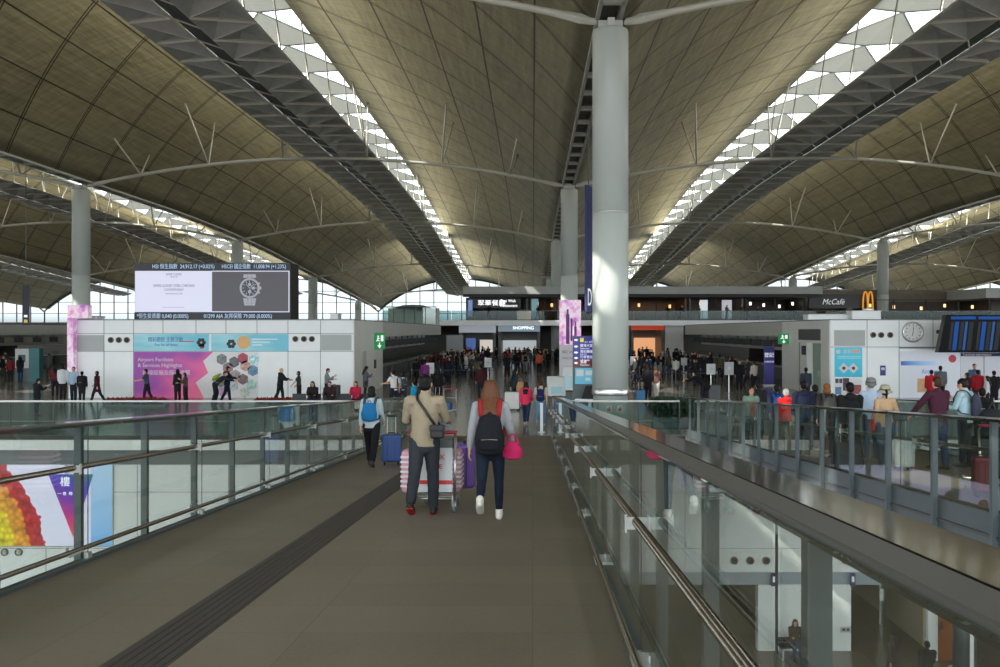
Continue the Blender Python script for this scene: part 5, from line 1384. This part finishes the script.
# ------------------------------------------------------------------ the two walkers in front
def PXY(p, Z): return px(p, Z)
def onramp(Y): return zr(Y)
zm = zr(11.45)
man, S = person('man in beige knitted sweater and dark jeans pushing a luggage trolley down the ramp', PXY(424.5, 11.45), 11.45, zm, -2, 'hero_man', False, 1.76,
    (150, 138, 116), (50, 54, 60), (34, 30, 32), 'short', 'black', ('top',), .010)
foot = rotm('X', S['fpL']); 
for n in 'LR':
    foot = rotm('X', S['fp'+n]); f = lambda y, z_: S['ank'+n] + foot @ Vector((0, y, z_))
    put('shoe_sole', remesh(cap([f(-.05, -.074), f(.05, -.078), f(.165, -.082)], [(.044,.016), (.048,.014), (.043,.012)], 12, (1,0,0)), .008, 1), mat('sole red', srgb(176, 36, 34), .5), man)
b = empty('crossbody_bag', man.location, man.rotation_euler.z, 'small black crossbody bag on right hip of the beige sweater man', 'bag'); k = man['_k']; b.scale = (k, k, k)
up = S['up']
bm = BM(); box(bm, .10, .27, -.235, -.155, .06, .22); o = obj('bag_body', bm, black, b, bevel=.025); obj('flap', bx(.095, .275, -.243, -.15, .15, .225), black, b, bevel=.012)
b.children[0].location = S['pel']; b.children[1].location = S['pel']
pts = [up(.16, -.165, .20), up(.04, -.150, .37), up(-.075, -.120, .52), up(-.10, -.02, .60), up(-.05, .13, .50), up(.10, .17, .28), up(.20, .06, .17), up(.22, -.12, .17)]
obj('strap', tube(BM(), pts, [(.018, .006)]*len(pts), 8, True, (1, 0, .4)), black, b, smooth=True)
Yt = 12.15
tr = trolley('luggage trolley with pink handle and white advert board, pushed by the sweater man', PXY(437, Yt), Yt, zr(Yt), R(-2), True, -math.atan(.0607))
suitcase('pink and white striped suitcase lying across the trolley', PXY(432, 12.35), 12.4, zr(12.4) + .19, R(-2), (214, 160, 176), .80, .30, .56, False, 7, .35, True, (236, 226, 230), 0.01)
suitcase('purple suitcase standing on right side of the trolley', PXY(464, 12.8), 12.9, zr(12.9) + .2, R(-80), (104, 70, 150), .42, .26, .60, False, 3, .35, False, None, .01)
zw = zr(10.95)
wom, S = person('woman with long auburn hair, grey top and navy leggings walking away down the ramp', PXY(490.5, 10.95), 10.95, zw, 0, 'hero_woman', True, 1.70,
    (150, 152, 156), (28, 36, 52), (226, 220, 212), 'verylong', 'auburn', ('top', 'slim'), .010)
bp = backpack(wom, S, (26, 28, 32), (140, 36, 38), 'backpack', .35, .46, .17, label='black backpack with red straps worn by the auburn haired woman', dz=.10)
hb = shoulder_bag(wom, S, (190, 40, 92), 'bright pink handbag hanging at right side of the auburn haired woman', 1, -.02, .25, .20, .10, -.05, False, .27, 'handbag', True)
w2, S = person('woman in pale grey blue top with black trousers standing by left balustrade', PXY(371.5, 18.6), 18.6, zr(18.6), -4, 'walk', True, 1.66,
    (176, 190, 196), (26, 26, 30), (60, 54, 52), 'bob', 'black', ('top',), .012)
backpack(w2, S, (30, 104, 156), (50, 70, 80), 'drawstring_bag', .34, .42, .10, label='shiny blue drawstring bag on back of the pale topped woman', pocket=False)
suitcase('royal blue upright suitcase beside the woman with the blue drawstring bag', PXY(391.5, 18.9), 18.9, zr(18.9), R(8), (40, 70, 128), .40, .26, .56, True, 2, .5)

# ------------------------------------------------------------------ the crowd on the second ramp
def ramp_p(label, p, Z, yaw, **kw): return person(label, px(p, Z), Z, zr(Z), yaw, **kw)
ramp_p('woman in sage green jacket over a red top, facing the camera behind the grey posts', 751, 24.2, 184, pose='stand', fem=True, h=1.60, top=(120, 146, 128), legs=(50, 46, 50), hair='long', hc='brown', opt=('top_jacket',))
t = empty('red_scarf', (px(751, 24.2), 24.2 - .17, zr(24.2)), 0, 'red top front showing in the open sage green jacket', 'scarf')
put('fabric', remesh(cap([(0, 0, .78), (0, -.015, 1.0), (0, .01, 1.22)], [(.07, .03), (.075, .03), (.05, .03)], 12, (1, 0, 0)), .014, 2), cloth((170, 50, 60)), t)
ramp_p('man in black jacket, partly behind the woman in sage green', 758, 28.6, 5, pose='stand', h=1.76, top=(36, 36, 40), opt=('top_jacket',))
p, S = ramp_p('person in navy jacket with bright blue backpack, left of the red jacket', 776.5, 26.5, 0, pose='walk', h=1.70, top=(36, 46, 74), legs=(40, 42, 48))
backpack(p, S, (30, 84, 150), label='bright blue backpack on the navy jacket person')
p, S = ramp_p('white haired person in bright red jacket and khaki trousers on the second ramp', 786, 23.6, -4, pose='walk', fem=True, h=1.60, top=(214, 44, 44), legs=(126, 114, 92), shoes=(90, 80, 66), hair='short', hc='white', opt=('top_jacket',))
shoulder_bag(p, S, (226, 220, 214), 'white shoulder bag strap and pouch on the bright red jacket', -1, .05, .2, .16)
ramp_p('broad man in navy jacket right of the bright red jacket', 803.5, 21.8, 2, pose='stand', h=1.75, top=(34, 40, 62), legs=(36, 40, 52), opt=('top_jacket',))
ramp_p('dark haired man in black sweater between navy man and ginger haired person', 815, 23.8, 6, pose='walkb', h=1.68, top=(26, 28, 32), legs=(30, 32, 38))
p, S = ramp_p('person with ginger hair and dark jacket carrying grey bag on second ramp', 827, 20.8, 0, pose='stand', fem=True, h=1.68, top=(44, 42, 42), legs=(26, 28, 34), hair='bob', hc='ginger', opt=('top_coat',))
backpack(p, S, (74, 76, 74), label='flat grey bag on back of the ginger haired person', w=.32, hgt=.34, pocket=False)
p, S = ramp_p('man in black hooded jacket pulling the black suitcase', 850, 18.4, 0, pose='walk', h=1.74, top=(26, 27, 30), legs=(34, 34, 38), opt=('top_jacket',))
suitcase('black cabin suitcase with raised handle, behind the black hooded man', px(847, 17.7), 17.7, zr(17.7), R(5), (32, 33, 36), .50, .28, .46, True, 2, .6)
p, S = ramp_p('man in light blue shirt and grey cap behind the woman in sun hat', 871, 20.6, 0, pose='stand', h=1.78, top=(168, 186, 206), legs=(46, 56, 78), hc='grey')
def hat(p, S, rgb, label, brim=.165, name='sun_hat'):
    k = p['_k']; t = empty(name, p.location, p.rotation_euler.z, label, 'hat'); t.scale = (k, k, k)
    bm = BM(); lathe(bm, [(brim, -.035), (brim, -.022), (.108, .02), (.105, .075), (.085, .115), (.03, .13), (.028, .120), (.08, .105), (.098, .07), (.10, .012)], 24)
    o = obj('crown', bm, cloth(rgb), t, smooth=True); o.location = S['headc'] + S['hd'] @ Vector((0, -.012, .025)); o.rotation_euler = (R(8), 0, 0)
    b2 = BM(); lathe(b2, [(.110, .015), (.112, .02), (.112, .04), (.108, .045)], 24); o2 = obj('band', b2, cloth((90, 86, 78)), t); o2.location = o.location; o2.rotation_euler = o.rotation_euler
    return t
hat(p, S, (120, 122, 124), 'grey cap on the man in light blue shirt', .12, 'cap')
p, S = ramp_p('woman in tan top and jeans wearing a pale sun hat by second ramp balustrade', 885, 18.4, -6, pose='hip', fem=True, h=1.62, top=(190, 160, 126), legs=(72, 92, 112), shoes=(60, 50, 46), hair='tail', hc='black', opt=('top',))
hat(p, S, (168, 164, 146), 'pale sun hat on the woman in tan top')
shoulder_bag(p, S, (206, 66, 52), 'orange red handbag at left side of the sun hat woman', -1, -.02, .28, .24, .1)
p, S = ramp_p('man in maroon shirt and blue jeans reaching to the silver suitcase handle', 938, 17.9, 14, pose='reach', h=1.80, top=(70, 36, 52), legs=(44, 62, 92), hc='brown', opt=('top',))
suitcase('silver hard suitcase with tall handle between sun hat woman and maroon man', px(903.5, 17.7), 17.7, zr(17.7), R(4), (158, 168, 172), .37, .25, .52, True, 5, .3)
p, S = ramp_p('man in light blue shirt and black trousers looking down at right of the maroon man', 965, 18.5, 40, pose='phone', h=1.78, top=(172, 202, 212), legs=(26, 28, 34), shoes=(30, 30, 32), opt=('top',))
backpack(p, S, (58, 62, 78), label='slate grey backpack on the light blue shirt man beside the maroon shirt')
ramp_p('person in black jacket with full pack at right of the light blue shirt man', 982, 19.6, 0, pose='stand', h=1.58, top=(24, 26, 28), legs=(28, 30, 34), opt=('top_jacket',))
tr2 = trolley('loaded luggage trolley on second ramp at right picture edge', px(997, 13.9), 14.1, zr(14.1), R(-6), False, -math.atan(.0607))
suitcase('dark red suitcase standing on second ramp beside the loaded trolley', px(981, 13.4), 13.4, zr(13.4), R(-12), (104, 28, 36), .24, .22, .52, False, 2, .45)
suitcase('dark green black large case on the loaded trolley', px(1001, 14.0), 14.25, zr(14.2) + .19, R(-6), (34, 40, 40), .56, .32, .62, False, 3, .6, False, None, .01)
t = empty('round_ornament', (px(997, 14.0), 14.05, zr(14.1) + .84), 0, 'black sack on top of the loaded trolley', 'sack')
put('sack', remesh(cap([(0, .1, .12), (0, .1, .3)], [(.26, .16), (.2, .13)], 12, (1, 0, 0)), .02, 3, .01), cloth((36, 38, 40)), t); obj('cord', tube(BM(), [(-.05, .1, .42), (0, .1, .52), (.05, .1, .42)], .012, 6), black, t)

# ------------------------------------------------------------------ along the left white wall
def hall_p(label, p, Z, yaw, **kw): return person(label, px(p, Z), Z, 0, yaw, **kw)
V2 = .02
A = dict(vox=V2)
hall_p('woman in maroon coat walking left before the blank white wall', 97, 43.6, 90, pose='walk', fem=True, h=1.55, top=(70, 30, 46), hair='bob', opt=('top_coat',), **A)
p, S = hall_p('person in navy coat with dark backpack left of the maroon coat', 82, 43.0, 10, pose='stand', h=1.52, top=(34, 36, 48), opt=('top_jacket',), **A); backpack(p, S, (40, 38, 36), label='dark backpack on the navy coat person by left white wall')
hall_p('man in pale blue shirt standing at left end of the white island', 73.5, 44.0, 180, pose='stand', h=1.70, top=(160, 182, 204), legs=(34, 38, 50), **A)
hall_p('person in white jacket beside the pale blue shirt man', 63, 44.5, 0, pose='stand', h=1.78, top=(200, 202, 206), legs=(40, 32, 36), hair='bob', opt=('top_jacket',), **A)
hall_p('woman in dark red top behind the white jacket', 55, 47.0, 40, pose='lean', fem=True, h=1.72, top=(96, 36, 44), hair='long', **A)
hall_p('man in black jacket leaning by the far left counters', 37, 37.0, -30, pose='phone', h=1.50, top=(30, 30, 34), opt=('top_jacket',), **A)
hall_p('person in black coat and turquoise jeans at far left', 20, 62.0, 10, pose='stand', fem=True, h=1.70, top=(34, 34, 40), legs=(40, 100, 120), hair='long', opt=('top_coat',), **A)
hall_p('person in dark red jacket at far left edge', 10.5, 60.0, 30, pose='stand', h=1.68, top=(110, 36, 40), **A)
hall_p('man in slate shirt walking left before the pink poster', 147, 43.6, 95, pose='push', h=1.62, top=(66, 80, 96), legs=(32, 36, 44), opt=('top_tee',), **A)
hall_p('woman in long dark green coat before the pink poster', 177.5, 43.8, 60, pose='stand', fem=True, h=1.60, top=(32, 42, 40), hair='long', opt=('top_coat',), **A)
hall_p('woman in patterned dark top right of the dark green coat', 185.5, 43.2, 90, pose='phone', fem=True, h=1.46, top=(76, 74, 66), hair='bob', **A)
p, S = hall_p('person in dark jacket bending forward with yellow green backpack', 215, 43.0, -80, pose='bend', h=1.74, top=(36, 44, 56), hc='brown', **A); backpack(p, S, (150, 158, 50), label='yellow green backpack on the bending person')
hall_p('man in navy tracksuit leaning over before the photo hexagons', 227, 43.6, -70, pose='push', h=1.75, top=(26, 34, 58), legs=(26, 32, 50), opt=('top_jacket',), **A)
hall_p('bald man in dark jacket facing right before the white wall', 280, 43.4, -90, pose='push', h=1.68, top=(36, 42, 46), hair='bald', hc='grey', opt=('top_jacket',), **A)
hall_p('woman with dark bob in black and white facing the bald man', 299, 43.2, 90, pose='reach', fem=True, h=1.52, top=(60, 60, 62), hair='bob', opt=('top_tee',), **A)
p, S = hall_p('man in grey top looking at his phone before the right white wall', 327, 43.8, -80, pose='phone', h=1.64, top=(124, 128, 132), **A)
t = suitcase('tall black suitcase beside the seated people by white wall', px(334, 42.4), 42.4, 0, 0, (28, 28, 32), .55, .35, .85, False, 2, .5)
seatm = mat('seat black', srgb(40, 42, 46), .5)
def seat_row(label, p0, p1, Y):
    X0, X1 = px(p0, Y), px(p1, Y); t = empty('seat_row', (X0, Y, 0), 0, label, 'seating'); w = X1 - X0; n = max(2, round(w/.6))
    for k in range(n): obj('seat', bx(k*w/n+.03, (k+1)*w/n-.03, -.22, .24, .40, .45), seatm, t, bevel=.02); obj('backrest', bx(k*w/n+.03, (k+1)*w/n-.03, .24, .29, .45, .8), seatm, t, bevel=.02)
    obj('beam', bx(0, w, -.03, .05, .34, .40), steel, t)
    for x in (.15, w-.15): obj('leg', bx(x-.03, x+.03, -.2, .22, 0, .34), steel, t)
seat_row('row of dark seats behind the left hall balustrade', 290, 366, 38.0)
for label, p, c_, hr, f in (('seated woman in black with long hair, left one on the dark seats', 313, (34, 32, 36), 'long', True), ('seated man with dark jacket and red collar on the dark seats', 330, (48, 36, 40), 'short', False), ('seated woman in raspberry red jacket, right end of the dark seats', 356, (176, 34, 66), 'bob', True)):
    person(label, px(p, 38.0), 38.02, 0, 180, 'sit', f, 1.70, c_, (36, 40, 56), hair=hr, vox=V2, seat=.45, opt=('top_jacket',))
hall_p('woman in grey coat standing by the side wall of left island', 365.5, 46.0, -70, pose='phone', fem=True, h=1.66, top=(92, 96, 102), hair='long', opt=('top_coat',), **A)

# ------------------------------------------------------------------ just past the ramp end
p, S = hall_p('woman in bright pink jacket walking away in jeans, past ramp end', 526, 33.4, -10, pose='walk', fem=True, h=1.60, top=(220, 60, 96), legs=(40, 56, 84), shoes=(190, 180, 180), hair='long', hc='black', opt=('top_jacket',))
p, S = hall_p('person in pale shirt and jeans with navy backpack beside the pink jacket', 541, 32.8, -6, pose='walkb', h=1.66, top=(190, 178, 160), legs=(92, 126, 156), shoes=(150, 150, 150), hc='brown', opt=('top_tee',)); backpack(p, S, (30, 40, 78), label='navy backpack on the pale shirt person in jeans')
p, S = hall_p('woman in dark teal coat with a brown paper bag, behind the pink jacket', 515, 41.5, -60, pose='walk', fem=True, h=1.72, top=(38, 52, 58), legs=(24, 24, 28), hair='long', opt=('top_coat',)); shoulder_bag(p, S, (172, 136, 96), 'brown paper carrier carried by the dark teal coat woman', 1, .05, .42, .40, .2, .12, False, .28, 'paper_bag')
t = suitcase('white suitcase on the floor behind the pink jacket woman', px(512, 39.5), 39.5, 0, 0, (216, 216, 214), .62, .36, .72, False, 3, .4)
hall_p('person in dark red jacket just beyond the auburn haired woman', 481, 45.5, 20, pose='stand', h=1.76, top=(60, 28, 34), opt=('top_jacket',))
p, S = hall_p('young man in white tee shirt facing left near the ramp end', 394, 39.5, 60, pose='push', h=1.74, top=(214, 212, 212), legs=(36, 40, 56), opt=('top_tee',))
p, S = hall_p('person in white top carrying slate bag behind the white tee shirt man', 402.5, 41.0, 30, pose='walk', fem=True, h=1.62, top=(196, 190, 194), legs=(46, 50, 64), hair='bob', opt=('top_tee',)); backpack(p, S, (66, 72, 82), label='slate backpack of the white topped person')
hall_p('child in bright cyan jacket near the ramp end', 414, 38.2, 70, pose='stand', h=1.30, top=(36, 150, 190), legs=(60, 60, 90), opt=('top_jacket',))
hall_p('woman in black dress and black hair standing past the sweater man', 438, 42.0, -10, pose='stand', fem=True, h=1.72, top=(22, 22, 26), legs=(26, 26, 30), hair='long', opt=('top_coat',))
hall_p('person in purple sweater in front of the trolley rows', 425, 53.0, 10, pose='stand', h=1.70, top=(120, 54, 124), legs=(40, 40, 48))
tr3 = trolley('empty luggage trolley with green board left of the ramp end', px(446, 37.5), 37.5, 0, R(160), False)
suitcase('blue holdall case on the empty luggage trolley', px(446, 37.5), 37.4, .19, R(160), (40, 80, 140), .48, .3, .3, False, 0, .5, False, None, .01)
suitcase('yellow suitcase on the floor in front of the woman in black dress', px(438, 40.5), 40.4, 0, R(10), (196, 160, 50), .4, .26, .5, True, 3)
hall_p('person in white shirt and black trousers walking alone on the bright floor', 676, 61.0, 0, pose='walk', fem=True, h=1.72, top=(206, 204, 196), legs=(28, 28, 32), hair='bun')
p, S = hall_p('man in long black coat just right of the huge column', 648, 45.0, -10, pose='stand', h=1.78, top=(26, 26, 30), legs=(26, 26, 32), opt=('top_coat',))
hall_p('woman in white trousers beside the long black coat', 656.5, 46.5, -20, pose='walk', fem=True, h=1.66, top=(110, 84, 80), legs=(206, 204, 204), hair='long', hc='brown', opt=('top_jacket',))
suitcase('bright blue suitcase by the long black coat man', px(640.5, 43.5), 43.5, 0, 0, (40, 110, 160), .42, .28, .56, True, 2)
hall_p('person in black bending over luggage on the right hall floor', 704, 43.0, 60, pose='bend', h=1.74, top=(24, 25, 28), opt=('top_coat',))
suitcase('charcoal suitcase before the bending person in black', px(713, 43.6), 43.6, 0, .3, (52, 54, 60), .62, .36, .78, False, 2)
hall_p('woman in black top with pale trim standing at rope queue', 704.5, 55.0, -30, pose='phone', fem=True, h=1.74, top=(34, 34, 38), hair='long')
hall_p('officer in black uniform standing at the right counters', 739.5, 51.5, 170, pose='stand', h=1.78, top=(24, 26, 32), legs=(24, 26, 32), opt=('top_jacket',))
hall_p('woman in cream cardigan near the purple banner', 754, 53.0, 20, pose='stand', fem=True, h=1.66, top=(196, 186, 172), hair='bun', hc='brown')
hall_p('man with dark hair at the mint door of right island', 806, 42.0, 0, pose='stand', h=1.74, top=(52, 56, 66))
hall_p('person in orange shirt far down the central aisle', 539, 72.0, 0, pose='stand', h=1.78, top=(206, 104, 76), legs=(40, 36, 40))
p, S = hall_p('person in grey with black backpack left of the orange shirt', 525.5, 74.0, 0, pose='walk', h=1.76, top=(150, 152, 156), legs=(130, 134, 140)); backpack(p, S, (28, 28, 32), label='black backpack far down the central aisle')
hall_p('tall person in black far down the central aisle, left of the grey one', 507, 66.0, 10, pose='walk', h=1.80, top=(26, 28, 32), legs=(24, 24, 28), opt=('top_coat',))
# in front of the right boards
for label, p, Z, yaw, kw in (
    ('person in red coat just left of the maroon shirt man', 931.5, 40.0, -20, dict(h=1.72, top=(170, 34, 44), opt=('top_coat',))),
    ('tall man in grey jacket right of the red coat', 940.5, 42.5, -20, dict(h=1.80, top=(92, 98, 104), opt=('top_jacket',))),
    ('man in slate blue shirt facing the camera under flight display', 974.5, 43.4, 170, dict(h=1.86, top=(70, 90, 116))),
    ('person in crimson padded jacket with hood under flight display', 977.5, 40.0, 0, dict(h=1.72, top=(150, 32, 42), opt=('top_jacket',))),
    ('person in black and red jacket left of the crimson padded jacket', 967, 39.5, 30, dict(h=1.62, top=(56, 26, 30), opt=('top_jacket',))),
    ('man in black coat at right edge under flight display', 994, 39.5, 0, dict(h=1.70, top=(26, 26, 28), opt=('top_coat',))),
    ('woman with black hair and white top at right under flight display', 987, 38.0, 70, dict(fem=True, h=1.56, top=(200, 196, 200), hair='long'))):
    hall_p(label, p, Z, yaw, pose='stand', vox=V2, **kw)
# lower level
person('woman in dark top and jeans seated on the lower bench with her phone', px(795, 29.4), 29.46, -7.1, 178, 'sit', True, 1.64, (54, 46, 44), (60, 78, 100), hair='long', hc='brown', seat=.46)
person('person in dark coat walking on lower floor, left of two', px(893.5, 27.0), 27.0, -7.1, 20, 'walk', True, 1.68, (46, 44, 42), (30, 30, 34), hair='long', opt=('top_coat',))
person('man in black jacket walking on lower floor, right of two', px(927, 26.2), 26.2, -7.1, 0, 'walk', False, 1.74, (30, 32, 34), (30, 30, 34), opt=('top_jacket',))

# ------------------------------------------------------------------ rope queues
q0 = empty('queue_post', (0, 0, 0))
obj('post', lathe(BM(), [(.03, .03), (.03, .92), (.04, .93), (.04, 1.0), (.02, 1.02)], 10), steel, q0, smooth=True); obj('base', lathe(BM(), [(.17, 0), (.17, .02), (.04, .045)], 14), darksteel, q0, smooth=True); obj('belt', bx(.03, 1.75, -.006, .006, .90, .95), mat('belt blue', srgb(50, 66, 90), .7), q0)
QP = [(x, y) for y in (58, 62, 66, 70, 75, 80) for x in (-7.6, -5.8, -4.0)] + [(x, y) for y in (54, 58, 62, 66, 70, 75, 80) for x in (7.2, 9.0, 10.8)]
for i, (x, y) in enumerate(QP):
    q = q0 if i == 0 else copy_tree(q0); q.location = (x, y, 0)
    side = 'left' if x < 0 else 'right'; tag(q, 'steel queue post with belt in the rope lanes before the %s counters' % side, 'queue post', 'queue posts of the %s lanes' % side)
def notice(label, p, Z, zt, rgb=(214, 216, 218), w=.5, hh=.65):
    t = empty('notice_stand', (px(p, Z), Z, 0), 0, label, 'sign stand'); obj('plate', bx(-w/2, w/2, -.02, .02, zt-hh, zt), paint(rgb), t); obj('pole', bx(-.02, .02, .02, .06, .02, zt-.1), steel, t); obj('base', bx(-.2, .2, -.15, .2, 0, .02), darksteel, t)
    obj('printed_mark', bx(-w*.16, w*.16, -.026, -.02, zt-hh*.6, zt-hh*.35), greyp, t)
notice('white notice stand left in the right rope lanes', 684, 62.0, 1.6, (176, 180, 182), .42, .5); notice('pale notice stand near the officer in black', 729, 50.5, 1.7, (160, 166, 168), .5, .7); notice('small white notice stand by the left rope lanes', 488, 63.5, 1.55); notice('white notice stand before the bending person', 711, 52, 1.55, (200, 204, 204), .5, .6); notice('small white notice stand just right of the huge column', 634, 60.0, 1.75); notice('white notice stand at the left trolley rows', 430, 55.0, 1.5)
# ------------------------------------------------------------------ the distant crowd: one mesh each
FAR = {}
def far_mesh(pose, fem, hair, coat):
    key = (pose, fem, hair, coat)
    if key in FAR: return FAR[key]
    M = figure_meshes(pose, fem, hair, ('top_coat',) if coat else ('top_jacket',), .032); bm = BM()
    for i, k in enumerate(('body', 'top', 'trousers', 'shoeL', 'shoeR', 'hair')):
        n0 = len(bm.faces); bm.from_mesh(M[k]); bm.faces.ensure_lookup_table()
        mi = (0, 1, 2, 3, 3, 4)[i]
        for f in bm.faces[n0:]: f.material_index = mi; f.smooth = True
    me = bpy.data.meshes.new('traveller'); bm.to_mesh(me); bm.free()
    for _ in range(5): me.materials.append(None)
    FAR[key] = me; return me
KINDS_FAR = [('stand', False, 'short', False), ('stand', True, 'long', True), ('walk', False, 'short', True), ('lean', True, 'bob', False), ('phone', False, 'short', False), ('walkb', True, 'tail', False), ('hip', False, 'short', False)]
COLS = [('black', (26, 27, 30)), ('black', (32, 32, 36)), ('navy', (32, 40, 64)), ('charcoal', (56, 58, 62)), ('grey', (104, 106, 110)), ('brown', (80, 62, 50)), ('white', (196, 196, 198)), ('red', (140, 40, 44)), ('blue', (48, 84, 130)), ('olive', (84, 84, 60)), ('black', (24, 24, 26)), ('navy', (26, 32, 48)), ('charcoal', (46, 46, 50))]
LEGC = [(30, 32, 38), (36, 42, 58), (50, 62, 86), (60, 58, 56), (26, 26, 28)]
hairs = [mat('hair ' + k, srgb(*HAIRC[k]), .5, 0, 60.0, .3, .2) for k in ('black', 'black', 'black', 'brown')]
def crowd(n, area_f, where):
    for i in range(n):
        x, y, z = area_f(); kd = rnd.choice(KINDS_FAR); cn, cc = rnd.choice(COLS)
        if where.startswith('upper') and cn == 'white': cn, cc = 'grey', (104, 106, 110)
        o = bpy.data.objects.new('person', far_mesh(*kd)); C.objects.link(o); k = rnd.uniform(1.58, 1.80) / 1.755
        o.location = (x, y, z); o.rotation_euler = (0, 0, R(rnd.uniform(0, 360))); o.scale = (k, k, k)
        for sl, m_ in zip(o.material_slots, (SKIN, cloth(cc), cloth(rnd.choice(LEGC)), rubber, rnd.choice(hairs))): sl.link = 'OBJECT'; sl.material = m_
        tag(o, 'distant person in a %s %s, %s' % (cn, 'coat' if kd[3] else 'jacket', where), 'person', 'distant people %s' % where)
USED = [(q.location.x, q.location.y) for q in bpy.data.objects if q.parent is None and q.name.startswith(('queue_post', 'notice_stand', 'white_screen', 'person', 'suitcase', 'luggage'))] + [(x + d, y) for x, y in QP for d in (.5, 1.0, 1.5)] + [(px(446.5, 88) + .2*i, 88) for i in range(9)]
def spread(x0, x1, y0, y1, z=0.0, gap=.62):
    def f():
        for _ in range(60):
            x, y = rnd.uniform(x0, x1), rnd.uniform(y0, y1)
            if all((x-a)**2 + (y-b_)**2 > gap**2 for a, b_ in USED): break
        USED.append((x, y)); return x, y, z
    return f
crowd(85, spread(-8.2, 14.4, 84, 102), 'in the packed far end of the hall')
crowd(42, spread(-8.3, -3.2, 59, 84), 'queueing at the left counters')
crowd(48, spread(6.4, 14.4, 57, 84), 'queueing at the right counters')
crowd(16, spread(-44, -34, 58, 88), 'by the far left counters')
crowd(10, spread(-3.0, 5.5, 76, 84), 'in the central aisle before the packed end')
crowd(10, spread(-14, 30, YM + .8, YM + 1.5, ZMF, .8), 'upper restaurant level')
